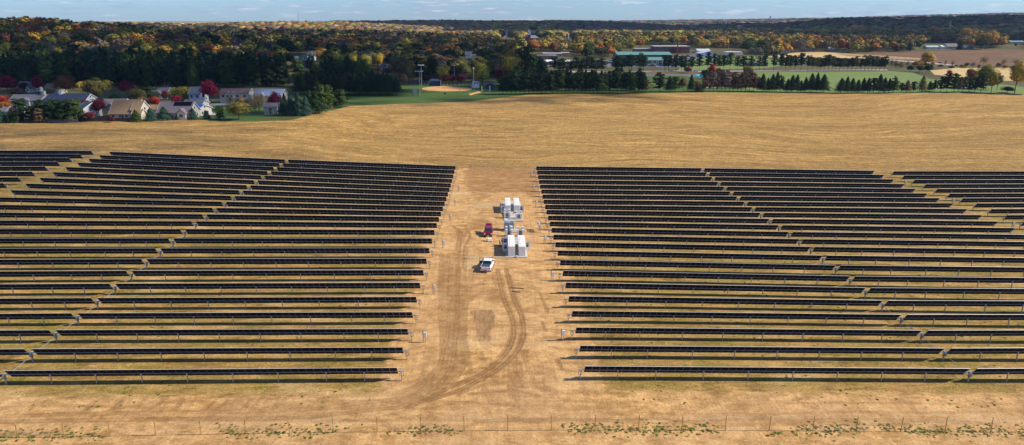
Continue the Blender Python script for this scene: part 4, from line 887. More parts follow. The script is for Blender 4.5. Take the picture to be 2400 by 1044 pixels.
for i in range(3): g = MB(); g.box(-W*.32+i*W*.13, -W*.32+i*W*.13+W*.09, -d/2-.06, -d/2-.002, .1, H_*.6); g.build('door', M_dark, r)
bigbox('warehouse', 'dark flat roofed building behind the right end of the pine row', 'warehouse', 1752, 1800, 156, 150, 18, (.12,.14,.18), (.10,.12,.16), 5, 1)
bigbox('flat_building', 'large dark grey flat roofed building among trees left of centre', 'building', 688, 713, 160, 144, 24, (.07,.08,.11), (.10,.12,.15), 5, 2)
for i, px in enumerate((1716, 1735)):
    x, y, z = hit(px, 133.5); L = 10.5; r = empty('school_bus', (x, y, z+.15), 0, 'orange school bus, %s one of two before the white garage' % ('left' if i == 0 else 'right'), 'bus', 'orange school buses')
    g = MB(); g.box(-L/2, L/2-1.3, -1.2, 1.2, .5, 3.0); g.box(L/2-1.3, L/2, -1.1, 1.1, .5, 1.7); g.build('body', cm((.65,.22,.02)), r, bevel=.12); windows(r, [-L/2+1+1.2*j for j in range(7)], -1.2, 1.7, 2.5, .8); wheels(r, (-3.2, 3.8), 1.2, .5)
# courthouse with clock tower
x, y, z = hit(1247, 97); k_ = pxm(97, 1247); r = empty('courthouse', (x, y, z), 0, 'red brick courthouse with grey hipped roof and white clock tower', 'courthouse')
g = MB(); g.box(-16*k_, 16*k_, 0, 22, -3, 7*k_); g.build('wall', M_brick, r)
g = MB(); g.add([(-17*k_,-1,7*k_),(17*k_,-1,7*k_),(17*k_,23,7*k_),(-17*k_,23,7*k_),(-8*k_,9,13*k_),(8*k_,9,13*k_),(8*k_,13,13*k_),(-8*k_,13,13*k_)], [(0,3,2,1),(4,5,6,7),(0,1,5,4),(1,2,6,5),(2,3,7,6),(3,0,4,7)]); g.build('roof', cm((.2,.2,.24), 'roof'), r)
windows(r, [(-13+i*4)*k_ for i in range(7)], 0, 2, 5, 2)
tx = -7*k_; g = MB(); g.box(tx-3.3*k_, tx+3.3*k_, -2, -2+6.6*k_, 0, 15*k_); tw = g.build('tower', M_brick, r)
g = MB()
for sx in (-1, 0, 1):
    for sy in (0, 1): g.box(tx+sx*2.7*k_-.6*k_, tx+sx*2.7*k_+.6*k_, -2+sy*5.2*k_, -2+sy*5.2*k_+1.2*k_, 15*k_, 22*k_)
g.box(tx-3.5*k_, tx+3.5*k_, -2.3, -1.7+6.6*k_, 15*k_, 15.8*k_); g.box(tx-3.6*k_, tx+3.6*k_, -2.4, -1.6+6.6*k_, 22*k_, 23*k_); g.build('belfry', M_frame, tw)
g = MB(); g.add([(tx-3*k_,-2,23*k_),(tx+3*k_,-2,23*k_),(tx+3*k_,-2+6*k_,23*k_),(tx-3*k_,-2+6*k_,23*k_),(tx,-2+3*k_,27*k_)], [(0,3,2,1),(0,1,4),(1,2,4),(2,3,4),(3,0,4)]); g.build('spire', cm((.2,.2,.24), 'roof'), tw)
x, y, z = hit(1332, 96); k_ = pxm(96, 1332); r = empty('church', (x, y, z), 0, 'white church with thin spire among yellow trees', 'church'); gable(r, -3*k_, 3*k_, 0, 20, 4*k_, 2*k_, cm((.75,.75,.75)), cm(greyr, 'roof'), axis='y'); g = MB(); g.box(-k_, k_, -2, 0, 0, 8*k_); g.build('tower', M_frame, r); g = MB(); g.tube((0,-1,8*k_), (0,-1,14*k_), k_, 6, r1=.05); g.build('spire', M_frame, r)
def mast(px, pyb, pyt, wpx, name, label, cat, m_, kind, Yd=None):
    if Yd is None: x, y, z = hit(px, pyb)
    else: x, _ = plane_hit(px, pyb, Yd); y = Yd; z = tz(x, y)
    dd = float(project(x, y, z)[2]); _, ztop = plane_hit(px, pyt, y); H_ = ztop-z; w_ = wpx*dd/FPX/2; r = empty(name, (x, y, z), 0, label, cat)
    if kind == 'mast':
        g = MB()
        for sx, sy in ((-1,-1),(1,-1),(0,1)): g.tube((sx*w_,sy*w_,0), (sx*w_*.35,sy*w_*.35,H_), w_*.3, 4)
        for k2_ in range(12): h_ = H_*k2_/12; s = 1-.65*k2_/12; g.tube((-w_*s,-w_*s,h_), (w_*s,-w_*s,h_+H_/12), w_*.15, 4)
        g.build('lattice', m_, r); g = MB(); g.tube((0,0,H_*.98), (0,0,H_*1.05), w_*.2, 5); g.build('antenna', m_, r)
    elif kind == 'chimney':
        g = MB(); g.tube((0,0,0), (0,0,H_), w_*1.2, 14, r1=w_*.8); g.build('stack', m_, r); g = MB(); g.tube((0,0,H_), (0,0,H_+1), w_*.9, 14); g.build('rim', m_, r)
    else:
        g = MB(); g.tube((0,0,0), (0,0,H_*.75), w_*.7, 12); g.build('shaft', m_, r); g = MB(); g.tube((0,0,H_*.7), (0,0,H_*.95), w_, 14); g.tube((0,0,H_*.95), (0,0,H_), w_, 14, r1=.3); g.build('tank', m_, r)
mast(701, 60, 28, 2.2, 'radio_mast', 'pale lattice radio mast rising above the lit ridge', 'radio mast', M_frame, 'mast', 2400)
mast(1805, 52, 38, 4.5, 'water_tower', 'grey water tower on the far horizon', 'water tower', M_bluegrey, 'tank', 6500)
mast(2225, 72, 50, 4.5, 'brick_chimney', 'tall tan brick chimney before the dark blue ridge', 'chimney', M_tanbrick, 'chimney', 2100)
# ballpark
def lightpole(px, pyb, pyt, label, heads=4, barw=4.5):
    x, y, z = hit(px, pyb); dd = float(project(x, y, z)[2]); H_ = (pyb-pyt)*dd/FPX*1.04; r = empty('light_pole', (x, y, z), 0, label, 'light pole', 'sports ground light poles')
    g = MB(); g.tube((0,0,-.5), (0,0,H_), .17, 8, r1=.11); g.build('pole', M_steel, r); g = MB(); g.box(-barw/2, barw/2, -.1, .1, H_-.15, H_+.05); g.build('crossarm', M_steel, r)
    for i in range(heads): xx = -barw/2+barw*(i+.5)/heads; g = MB(); g.tube((xx,-.1,H_-.1), (xx,-.45,H_-.4), .22, 8, r1=.32); g.build('lamp', M_frame, r)
lightpole(984.5, 225.5, 170, 'nearest tall light pole left of the infield', 4, 6); lightpole(988.5, 204, 155.5, 'second tall light pole left of the infield, behind the nearest', 5, 5)
lightpole(1065.4, 197, 155.5, 'light pole in front of the two maroon trees', 3, 2.5); lightpole(1110.4, 210, 162, 'light pole beside the white scorer booth', 2, 1.2)
lightpole(1053, 165, 144, 'thin light pole behind the yellow ballpark tree', 3, 3); lightpole(1185.6, 171, 150, 'shorter of two light poles left of the big dark pine', 1, 1); lightpole(1191.5, 172, 146, 'taller of two light poles left of the big dark pine', 1, 1)
lightpole(1237.5, 176, 153, 'light pole with paired lamps right of the big dark pine', 2, 3); lightpole(1279, 172, 145, 'slim light pole before the white school roof', 1, 1); lightpole(1331, 168, 152, 'light pole with four lamps above the dark spruce row', 4, 5)
lightpole(821, 200, 159, 'lone light pole rising behind the dark spruce grove', 1, 1); lightpole(1706, 128, 106, 'tall pole beside the white bus garage', 1, .5); lightpole(1551, 172, 146, 'slim pole among pines before the green roofed hall', 1, 1)
x, y, z = hit(973, 226); r = empty('scoreboard', (x, y, z), 0, 'grey scoreboard on two posts left of the infield', 'scoreboard'); g = MB(); g.box(-1.6, 1.6, -.15, .15, 2.2, 4.9); g.build('board', M_bluegrey, r)
for s in (-1.9, 1.9): g = MB(); g.box(s-.15, s+.15, -.12, .12, -.3, 4.9); g.build('post', M_dark, r)
x, y, z = hit(1113, 207); r = empty('scorer_booth', (x, y, z), 0, 'white scorer booth with dark roof behind the backstop', 'booth'); g = MB(); g.box(-1.8, 3.2, 0, 4, 0, 5.2); g.build('wall', cm((.72,.72,.74)), r); g = MB(); g.box(-2.3, 3.4, -.5, 4.4, 5.2, 5.6); g.build('roof', M_dark, r); windows(r, (0, 2), 0, 3.0, 4.3, 1.2); g = MB(); g.box(-3.2, -1.85, .5, 3, 0, 3); g.build('dugout', M_bluegrey, r)
x, y, z = hit(1148, 210); r = empty('picnic_shelter', (x, y, z), 0, 'dark open shelter with slate gable roof right of the booth', 'shelter'); gable(r, -2.8, 3.2, 0, 5, 3.0, 1.6, cm((.05,.06,.09)), cm((.10,.12,.17), 'roof'), axis='y')
x, y, z = hit(1139, 216); r = empty('practice_frame', (x, y, z), 0, 'two white posts with a crossbar beside the shelter', 'goal frame')
for s in (-2.8, 2.8): g = MB(); g.box(s-.25, s+.25, -.1, .1, 0, 4.3); g.build('post', M_frame, r)
g = MB(); g.tube((-2.8,0,1.6), (2.8,0,1.6), .06, 6); g.build('crossbar', M_steel, r)
x, y, z = hit(1019, 202); r = empty('batting_cage', (x, y, z), 0, 'long navy netted batting cage behind the infield', 'batting cage'); g = MB(); g.prism([(-5.5,0),(4.5,0),(4.5,4),(-3.2,4)], 0, 4); g.build('netting', cm((.02,.035,.08)), r); g = MB(); g.tube((-5.8,-.1,0), (-3.3,-.1,4.2), .12, 6); g.tube((4.6,-.1,0), (4.6,-.1,4.2), .12, 6); g.build('frame', M_steel, r)
fence('backstop_fence', 'grey chain link backstop fence behind the infield', 'fence', [(*hit(p, 201)[:2], hit(p, 201)[2]) for p in range(995, 1108, 9)], 1.8, .08, M_steel, (.3, .6, .9, 1.2, 1.5, 1.75))
def outf(p0, p1, py0, py1, n, *a, **kw): return fence('outfield_fence', *a, **kw)
r = empty('outfield_fence', (0, 0, 0), 0, 'low outfield fence with yellow top rail across the lawn', 'fence'); g = MB(); pp = [hit(900+i*25, 217+i*.12) for i in range(9)]
for a, b in zip(pp[:-1], pp[1:]): g.tube((a[0], a[1], a[2]+1.2), (b[0], b[1], b[2]+1.2), .09, 6)
g.build('top_rail', M_yellow, r)
for a in pp: g = MB(); g.tube((a[0], a[1], a[2]-.2), (a[0], a[1], a[2]+1.2), .06, 6); g.build('post', M_steel, r)
x, y, z = hit(1078.5, 218); g = MB(); g.box(-.25, .25, -.1, .1, 1.2, 2.9); g.box(-.08, .08, -.08, .08, -.3, 2.9); r = g.build('foul_pole', M_yellow, None, 0, (x, y, z)); tag(r, 'yellow foul pole standing on the outfield fence', 'foul pole')
x, y, z = hit(1043, 224); g = MB(); g.prism([(0,-.9),(.9,0),(0,.9),(-.9,0)], -.08, .08); r = g.build('diamond_sign', M_red, None, 0, (x, y, z+1.3)); tag(r, 'dark red diamond shaped sign on the outfield lawn', 'sign')
x, y, z = hit(1640, 181); g = MB(); g.add([(*hit(px, py)[:2], hit(px, py)[2]+.35) for px, py in ((1627,176),(1648,175.5),(1649,182.5),(1640,182.5))], [(0,1,2,3)]); r = g.build('swimming_pool', cm((.05,.40,.62)), None); r['kind'] = 'structure'
# vehicles around the town
cw, cr, cb, cg = M_carwhite, M_red, cm((.02,.06,.2), 'paint'), M_dark
for i, (px, py, m_, lb, big) in enumerate([(1099,147,cw,'white car on the street by the white two storey house',0),(1096,153,cb,'blue car on the street near the village green',0),
    (1519,153,cw,'white car parked before the green roofed hall, leftmost',0),(1530,157,cr,'red and white van parked before the green roofed hall',1),(1542,153,cb,'dark blue car parked before the green roofed hall',0),(1549,155,cb,'dark blue van parked before the green roofed hall',1),
    (1586,133,cw,'white truck parked right of the green roofed hall',1),(1594,135,cw,'white and red truck nearest the hall gable',1),(1612,134,cg,'dark truck between white trucks by the school',1),(1623,137,cr,'tall red truck parked beside the white metal barn',1),(1632,137,cw,'white tank truck beside the red truck',1),
    (1573,168,cw,'white car under the pines on the access road',0),(1630,168.5,cw,'pale car on the access road behind rust shrub',0),(1540,180,cg,'dark car beside the running track',0),(2203,149.5,cg,'dark car driving on the highway past the prairie',0),(2280,154,cg,'dark car at the right end of the highway',0),(2240,160,cw,'silver car below the highway by the hedge',0),
    (1624,123,cw,'white car in the lot right of the brick school, left one',0),(1632,123.5,cw,'white car in the lot right of the brick school, right one',0),(986,193,cb,'blue car behind the ballpark, left of the dark tree',0),(1018,191,cw,'white vehicle behind the navy batting cage',1)]):
    vcar(px, py, m_, lb, rz=.1 if i % 2 else -.05, big=bool(big))
for px0, px1, py, lb, c_ in ((45,110,285.5,'low weathered grey fence under the dark pines at far left',(.16,.13,.11)),(112,182,287.5,'grey board fence along the field, right of the low one',(.20,.17,.15)),(183,322,284.5,'long dark maroon hedge fence below the tan roofed house',(.06,.025,.025)),(756,777,256,'short grey fence by the small yellow tree',(.18,.17,.16))):
    a = hit(px0, py); b = hit(px1, py); L = math.dist(a[:2], b[:2]); r = empty('garden_fence', a, math.atan2(b[1]-a[1], b[0]-a[0]), lb, 'fence'); g = MB(); n = int(L/2.4); rise = b[2]-a[2]
    for i in range(n): g.box(i*L/n+.06, (i+1)*L/n-.06, -.03, .03, rise*i/n-.3, rise*i/n+1.5)
    g.build('boards', cm(c_), r); g = MB()
    for i in range(n+1): g.box(i*L/n-.06, i*L/n+.06, -.06, .06, rise*i/n-.4, rise*i/n+1.65)
    g.build('fence_posts', cm(c_), r)

# ------------------------------------------------------------------ tree templates (unit width, unit height)
def ico(sub):
    b = bmesh.new(); bmesh.ops.create_icosphere(b, subdivisions=sub, radius=1.0); v = np.array([q.co[:] for q in b.verts]); f = np.array([[p.index for p in t.verts] for t in b.faces]); b.free(); return v, f
ICO1, ICO2, ICO3 = ico(1), ico(2), ico(3)
def leafcards(P, N, size, rng, up=0.0):
    n = len(P); a = rng.normal(size=(n, 3)); N = N+rng.normal(size=(n, 3))*.38; N[:, 2] += up; N /= np.linalg.norm(N, axis=1)[:, None]
    a -= (a*N).sum(1)[:, None]*N; a /= np.linalg.norm(a, axis=1)[:, None]; b = np.cross(N, a); s = size*rng.uniform(.6, 1.3, (n, 1))
    V = np.stack([P-a*s-b*s*.7, P+a*s-b*s*.7, P+a*s*.8+b*s*.7, P-a*s*.8+b*s*.7], 1).reshape(-1, 3)
    F = np.arange(n*4).reshape(n, 4); return V, F
def tmpl(kind, seed, ncard, card, core=ICO2):
    """returns V, quads, tris, lv ; the crown fills x,y in +-.5, z in 0..1"""
    rng = np.random.default_rng(seed); cv, cf = core
    if kind == 'round':
        nb = 34; d = rng.normal(size=(nb, 3)); d /= np.linalg.norm(d, axis=1)[:, None]; d[:, 2] = np.where(d[:, 2] < -.55, -d[:, 2], d[:, 2])
        B = np.array([0, 0, .56])+d*np.array([.34, .34, .31])*rng.uniform(.6, 1.18, (nb, 1)); R = rng.uniform(.08, .20, nb)
        q = rng.integers(0, nb, ncard); n = rng.normal(size=(ncard, 3)); n /= np.linalg.norm(n, axis=1)[:, None]; n[:, 2] = np.where(n[:, 2] < -.75, -n[:, 2], n[:, 2])
        P = B[q]+n*R[q][:, None]*np.array([1, 1, .9]); N = n*.8+(P-np.array([0, 0, .5]))*1.8; C0 = cv*np.array([.25, .25, .24])+np.array([0, 0, .56])
        lvb = rng.uniform(.15, .85, nb); lv = lvb[q]
        dd = C0-np.array([0, 0, .56]); C0 = np.array([0, 0, .56])+dd*(1+.18*np.sin(cv[:, :1]*5+seed)*np.cos(cv[:, 1:2]*6+seed)+.12*rng.normal(size=(len(cv), 1)))
    elif kind == 'pine':
        nb = 70; zb = np.sort(rng.uniform(.10, .95, nb)); pr = .44*np.sqrt(np.clip(1-((zb-.36)/.68)**2, .03, 1)); th = rng.uniform(0, 2*pi, nb); rr_ = pr*rng.uniform(.30, .98, nb)*(1+.22*np.sin(th*2+seed))
        B = np.stack([rr_*np.cos(th), rr_*np.sin(th), zb], 1); R = rng.uniform(.08, .15, nb)*(1.15-.5*zb)
        q = rng.integers(0, nb, ncard); n = rng.normal(size=(ncard, 3)); n /= np.linalg.norm(n, axis=1)[:, None]; n[:, 2] = np.abs(n[:, 2])*.8-.15
        P = B[q]+n*R[q][:, None]*np.array([1.25, 1.25, .75]); N = n+np.array([0, 0, .4])+np.stack([np.cos(th), np.sin(th), 0*th], 1)[q]*.6; lv = rng.uniform(.15, .85, nb)[q]
        cz = (cv[:, 2]+1)/2; cr = .10*np.sqrt(np.clip(1-((cz-.36)/.7)**2, .02, 1)); t2 = np.arctan2(cv[:, 1], cv[:, 0]); hz_ = np.hypot(cv[:, 0], cv[:, 1]) > 1e-4
        C0 = np.stack([cr*np.cos(t2)*hz_, cr*np.sin(t2)*hz_, .08+.86*cz], 1)
    elif kind == 'cone':
        z = rng.beta(1.15, 1.35, ncard) if kind == 'cone' else rng.uniform(0, 1, ncard); th = rng.uniform(0, 2*pi, ncard)
        nl = 11 if kind == 'cone' else 7; zz = .07+.93*z; lay = (zz*nl) % 1
        prf = (1-zz)**.85*.50+.015 if kind == 'cone' else .5*np.sqrt(np.clip(1-((zz-.42)/.6)**2, .02, 1))
        lob = 1+.26*np.sin(th*3+np.floor(zz*nl)*2.1+seed)+.12*np.sin(th*7+np.floor(zz*nl)*1.3)
        rr_ = prf*(1.22-.62*lay)*lob*rng.uniform(.62, 1.08, ncard)
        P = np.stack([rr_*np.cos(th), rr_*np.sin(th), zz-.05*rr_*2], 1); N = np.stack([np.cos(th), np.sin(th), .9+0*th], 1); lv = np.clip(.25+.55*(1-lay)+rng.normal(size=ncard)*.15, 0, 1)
        cz = (cv[:, 2]+1)/2; cr = ((1-cz)**.9*.24+.01 if kind == 'cone' else .42*np.sqrt(np.clip(1-((cz-.42)/.62)**2, .02, 1))); th = np.arctan2(cv[:, 1], cv[:, 0]); hz = np.hypot(cv[:, 0], cv[:, 1]) > 1e-4
        C0 = np.stack([cr*np.cos(th)*hz, cr*np.sin(th)*hz, .06+.90*cz], 1)
    elif kind == 'willow':
        nb = 34; th = rng.uniform(0, 2*pi, nb); rr_ = .40*np.sqrt(rng.random(nb)); B = np.stack([rr_*np.cos(th), rr_*np.sin(th), .62+.25*np.sqrt(1-(rr_/.42)**2*.9)], 1)
        q = rng.integers(0, nb, ncard); t = rng.random(ncard)**.8; P = B[q]+np.stack([rng.normal(size=ncard)*.045, rng.normal(size=ncard)*.045, -t*.55], 1); P[:, :2] *= 1+.12*t[:, None]; N = np.concatenate([P[:, :2]*2, np.zeros((ncard, 1))+.15], 1); lv = rng.uniform(.1, .9, nb)[q]
        C0 = cv*np.array([.26, .26, .24])+np.array([0, 0, .55])
    else:  # bare
        nb = 40; d = rng.normal(size=(nb, 3)); d /= np.linalg.norm(d, axis=1)[:, None]; B = np.array([0, 0, .55])+d*np.array([.40, .40, .38])*rng.uniform(.3, 1, (nb, 1))
        q = rng.integers(0, nb, ncard); P = B[q]+rng.normal(size=(ncard, 3))*.05; N = P-np.array([0, 0, .2]); lv = rng.uniform(.2, .8, ncard); C0 = cv*.02+np.array([0, 0, .5])
    V, F = leafcards(P, N.copy(), card, rng)
    lvv = np.clip(np.repeat(lv, 4)+np.repeat(rng.normal(size=ncard)*.12, 4), 0, 1)
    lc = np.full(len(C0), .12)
    return np.concatenate([V, C0]), F, cf+len(V), np.concatenate([lvv, lc])
TM = {}
for kind, n, nc, cs in (('round', 6, 4200, .019), ('cone', 4, 3600, .021), ('pine', 4, 3800, .021), ('willow', 1, 4200, .018), ('bare', 3, 2200, .011)):
    TM[kind] = []
    for s in range(n):
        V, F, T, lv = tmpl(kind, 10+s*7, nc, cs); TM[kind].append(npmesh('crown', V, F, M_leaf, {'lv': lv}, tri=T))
def trunkmesh(z1, limbs, r=.022):
    g = MB(); g.tube((0,0,-.06), (0,0,z1), r, 7, r1=r*.55); rr_ = random.Random(3)
    for k_ in range(limbs):
        a = 2*pi*k_/limbs+rr_.uniform(-.3, .3); h_ = z1*(.45+.4*rr_.random()); g.tube((0,0,h_), (.30*cos(a),.30*sin(a),min(.85,h_+.32)), r*.5, 5, r1=r*.15)
    return g.mesh('trunk', M_bark)
TK = {'round': trunkmesh(.55, 6), 'cone': trunkmesh(.85, 0, .018), 'pine': trunkmesh(.8, 5, .02), 'willow': trunkmesh(.55, 5, .03), 'bare': trunkmesh(.7, 12, .016)}
COL = {'golden': (.36,.195,.028), 'yellow': (.46,.31,.04), 'yellow-green': (.24,.20,.028), 'olive': (.13,.11,.03), 'green': (.040,.065,.015), 'dark green': (.017,.034,.012), 'blue-green': (.030,.062,.045),
       'orange': (.32,.115,.028), 'rust': (.20,.075,.03), 'brown': (.17,.10,.055), 'crimson': (.20,.012,.035), 'red': (.28,.035,.02), 'maroon': (.10,.014,.025), 'tan': (.30,.20,.08), 'grey-brown': (.14,.11,.09), 'larch brown': (.13,.075,.045)}
TREES = []
def tree(x, y, w_, h_, colr, kind, zone, lift=0.0):
    z = tz(x, y); r = bpy.data.objects.new({'round': 'maple_tree', 'cone': 'spruce_tree', 'pine': 'pine_tree', 'willow': 'willow_tree', 'bare': 'bare_tree'}[kind], None); link(r); r.location = (x, y, z); r.rotation_euler.z = random.uniform(0, 6.28)
    r.scale = (w_, w_*random.uniform(.92, 1.08), h_)
    c = obj('crown', random.choice(TM[kind]), r); c.location.z = lift; c.scale.z = 1-lift
    b = COL[colr]; f = random.uniform(.88, 1.14); c.color = (b[0]*f, b[1]*f*random.uniform(.93, 1.07), b[2]*f, 1)
    obj('trunk', TK[kind], r)
    px, py, _ = project(x, y, z); TREES.append([r, float(px), float(py), colr, kind, zone, h_]); return r
def ptree(px, pyb, wpx, hpx, colr, kind, zone, lift=0.0):
    x, y, z = hit(px, pyb); dd = float(project(x, y, z)[2]); k_ = dd/FPX
    j = random.uniform(.86, 1.12) if zone in (ZR, ZP, ZGV) else 1.0
    return tree(x, y, wpx*k_*(1.04 if kind != 'cone' else 1.42)*random.uniform(.95, 1.1), hpx*k_*1.03*j, colr, kind, zone, lift)
ZH = 'among the houses at the field edge'; ZB = 'around the baseball field'; ZR = 'in the row behind the stubble field'; ZP = 'in the second row by the access road'; ZW = 'in the dark wood behind the houses'; ZN = 'in the trees left of centre'; ZT = 'in the town behind the school'; ZGV = 'in the spruce grove left of the ballpark'; ZE = 'by the fields at far right'
for t in [(18,214,46,34,'crimson','round'),(92,217,31,36,'crimson','round'),(58,217,26,22,'maroon','round'),(156,224,56,44,'rust','round'),(190,212,22,20,'yellow','round'),(228,240,60,56,'olive','round'),(253,212,28,22,'yellow','round'),(42,230,46,24,'brown','round'),(118,230,26,22,'olive','round'),
    (8,254,34,30,'red','round'),(18,264,34,28,'orange','round'),(163,246,27,22,'yellow','round'),(233,273,40,42,'maroon','round'),(212,284,34,22,'maroon','round'),(202,260,24,26,'red','round'),(297,228,36,40,'crimson','round'),(316,222,22,22,'orange','round'),(324,244,46,36,'olive','round'),(350,236,56,34,'dark green','pine'),
    (338,254,40,26,'brown','round'),(366,255,28,29,'red','round'),(415,244,30,18,'crimson','round'),(391,226,28,34,'grey-brown','bare'),(389,238,24,24,'maroon','round'),(429,239,66,39,'yellow-green','willow'),(493,244,48,56,'crimson','round'),(476,240,14,30,'maroon','round'),
    (566,252,30,22,'orange','round'),(561,281,62,44,'olive','round'),(578,262,34,26,'brown','round'),(608,262,64,48,'tan','bare'),(600,266,40,44,'tan','bare'),(647,264,34,46,'crimson','round'),(542,250,34,32,'grey-brown','bare'),(570,230,28,15,'maroon','round'),(548,230,30,16,'dark green','round'),(771,253,16,28,'yellow','cone'),(272,246,28,24,'dark green','round')]:
    ptree(*t, ZH)
for t in [(6,288,24,30,'blue-green','cone'),(30,288,24,32,'dark green','cone'),(53,286,44,54,'dark green','pine'),(80,286,34,38,'dark green','pine'),(102,285,44,50,'dark green','pine'),(128,286,42,52,'dark green','pine'),(152,286,46,52,'dark green','pine'),(178,286,50,54,'green','pine'),(95,288,26,34,'larch brown','pine'),
    (320,286,24,28,'green','cone'),(355,284,27,30,'blue-green','cone'),(386,282,29,31,'blue-green','cone'),(420,281,18,20,'green','cone'),(453,281,23,27,'blue-green','cone'),(486,280,15,20,'blue-green','cone'),(482,274,9,16,'green','cone'),(516,280,24,32,'green','pine'),(662,269,23,40,'blue-green','cone'),(668,262,18,42,'green','cone'),
    (683,269,26,46,'blue-green','cone'),(701,270,30,52,'blue-green','cone'),(718,270,24,44,'blue-green','cone'),(740,266,36,52,'dark green','cone'),(752,258,40,62,'green','pine'),(768,256,40,58,'green','pine'),(728,262,30,50,'green','cone'),(800,252,42,42,'green','pine'),(784,252,30,36,'green','pine'),(262,288,20,14,'maroon','round')]:
    ptree(*t, ZH)
for t in [(1040,191,34,38,'yellow','round'),(1047,198,25,21,'maroon','round'),(1079,198,32,23,'maroon','round'),(1062,197,18,20,'maroon','round'),(1089,186,42,36,'olive','round'),(1131,204,58,52,'yellow-green','round'),(1172,199,30,36,'maroon','round'),(1195,156,24,36,'orange','round'),(958,196,30,36,'olive','round'),(945,200,28,26,'brown','round'),
    (1012,190,44,52,'dark green','round'),(988,192,30,42,'dark green','round'),(1053,160,40,44,'dark green','round'),(970,190,26,36,'rust','round'),(998,196,28,20,'maroon','round'),(935,170,40,26,'red','round'),(1152,160,32,44,'dark green','round'),(1136,156,38,44,'dark green','round'),(1030,162,30,26,'yellow-green','round'),(1023,138,30,30,'maroon','round'),(1170,196,20,16,'olive','round')]:
    ptree(*t, ZB)
for t in [(1238,186,44,74,'dark green','pine'),(1222,176,38,58,'dark green','pine'),(1252,180,32,50,'dark green','pine'),(1212,190,26,34,'dark green','pine'),(1262,178,24,40,'dark green','pine'),(1271,176,26,36,'dark green','cone')]: ptree(*t, ZB)
for i, px in enumerate(np.linspace(700, 928, 22)): ptree(px+random.uniform(-3, 3), 225-random.uniform(0, 5), 25, 48+random.uniform(-4, 5)-(6 if i > 19 else 0), 'dark green', 'cone', ZGV, .14)
for i, px in enumerate(np.linspace(810, 900, 8)): ptree(px, 213, 25, 44, 'dark green', 'cone', ZGV, .1)
# the row along the far edge of the field, left to right
row = [(x, 222+random.uniform(-3, 0), 30, 46, 'dark green', 'pine') for x in np.linspace(1178, 1290, 12)]+[(x, 214, 28, 44, 'dark green', 'pine') for x in np.linspace(1190, 1300, 11)]
row += [(x, 220+random.uniform(-2, 0), random.uniform(21, 29), random.uniform(44, 54), random.choice(['dark green', 'dark green', 'green', 'dark green']), random.choice(['cone', 'pine', 'pine'])) for x in np.arange(1296, 1512, 9.5)]
row += [(x, 213+random.uniform(-2, 2), random.uniform(20, 24), random.uniform(40, 48), 'dark green', random.choice(['cone', 'pine'])) for x in np.arange(1292, 1500, 9)]
row += [(1513,217,28,30,'larch brown','pine'),(1546,216,34,50,'dark green','pine'),(1568,216,20,40,'dark green','cone'),(1582,216,30,42,'green','pine'),(1600,216,22,30,'larch brown','round'),(1619,216,17,37,'dark green','cone'),(1632,216,16,28,'rust','round'),(1637,216,20,26,'dark green','cone')]
row += [(x, 215.5+random.uniform(-2, 0), random.uniform(20, 27), random.uniform(36, 46), random.choice(['larch brown', 'larch brown', 'grey-brown']), 'pine') for x in np.arange(1652, 1776, 9.5)]
row += [(x, 209, 24, 38, 'larch brown', 'pine') for x in np.arange(1665, 1770, 14)]
row += [(1786,216,21,46,'dark green','cone'),(1798,216,14,34,'dark green','cone'),(1809,216,22,46,'dark green','cone'),(1819,216,18,42,'dark green','cone'),(1829,216,20,38,'dark green','pine'),(1845,217,18,30,'dark green','cone'),(1855,217,20,41,'dark green','cone'),(1866,217,18,38,'dark green','cone'),(1876,217,13,28,'dark green','cone'),(1886,217,16,32,'dark green','cone'),(1900,217,22,44,'dark green','cone'),(1913,217,18,42,'dark green','cone'),(1928,218,26,42,'dark green','cone')]
row += [(1970,219,24,38,'dark green','cone'),(1983,219,19,34,'dark green','cone'),(1996,219,18,34,'dark green','cone'),(2009,219,18,36,'dark green','cone'),(2022,218,16,34,'dark green','cone'),(2033,219,20,38,'dark green','cone'),(2046,219,24,41,'dark green','pine'),(2059,219,20,40,'dark green','cone'),(2071,219,19,38,'dark green','cone'),(2082,218,16,32,'dark green','cone'),(2094,219,24,37,'green','pine'),
    (2112,217,17,24,'dark green','pine'),(2125,217,17,30,'larch brown','cone'),(2140,217,18,29,'dark green','pine'),(2160,217,17,34,'olive','cone'),(2178,214,14,22,'dark green','cone'),(2190,214,18,25,'dark green','pine'),(2204,216,20,36,'dark green','pine'),(2218,217,24,42,'dark green','pine'),(2235,218,26,44,'green','pine'),(2246,217,22,34,'larch brown','pine'),
    (2256,217,22,38,'dark green','pine'),(2270,217,22,38,'dark green','pine'),(2284,217,24,40,'dark green','pine'),(2298,217,30,42,'green','pine'),(2322,220,34,52,'yellow-green','round'),(2304,210,46,52,'yellow-green','round'),(2336,212,26,34,'olive','round'),(2377,221,48,66,'yellow','round'),(2418,222,50,60,'yellow','round')]
for t in row: ptree(*t, ZR, .1 if t[4] != 'round' else 0)
for t in [(2274,196,30,34,'rust','round'),(2284,196,40,22,'golden','round'),(2224,180,14,15,'red','round'),(2169,157,38,34,'yellow','round'),(2134,169,20,15,'dark green','round'),(2155,170,20,16,'dark green','round'),(2175,172,24,20,'dark green','round'),(2151,158,26,14,'golden','round'),(2143,156,16,10,'tan','round'),
    (2305,152,30,22,'tan','bare'),(2352,156,18,18,'tan','bare'),(2380,156,20,20,'tan','bare'),(2215,156,12,16,'tan','bare'),(2231,157,14,16,'grey-brown','bare'),(2280,158,16,14,'grey-brown','bare'),(2098,160,18,22,'grey-brown','bare'),(2112,160,18,20,'tan','bare'),(2126,160,18,18,'grey-brown','bare'),(2088,160,16,24,'grey-brown','bare'),(2340,160,14,12,'brown','round'),(2206,160,20,9,'tan','round'),(2230,163,16,8,'olive','round'),(2385,163,26,9,'brown','round'),(2360,218,30,14,'dark green','round')]: ptree(*t, ZE)
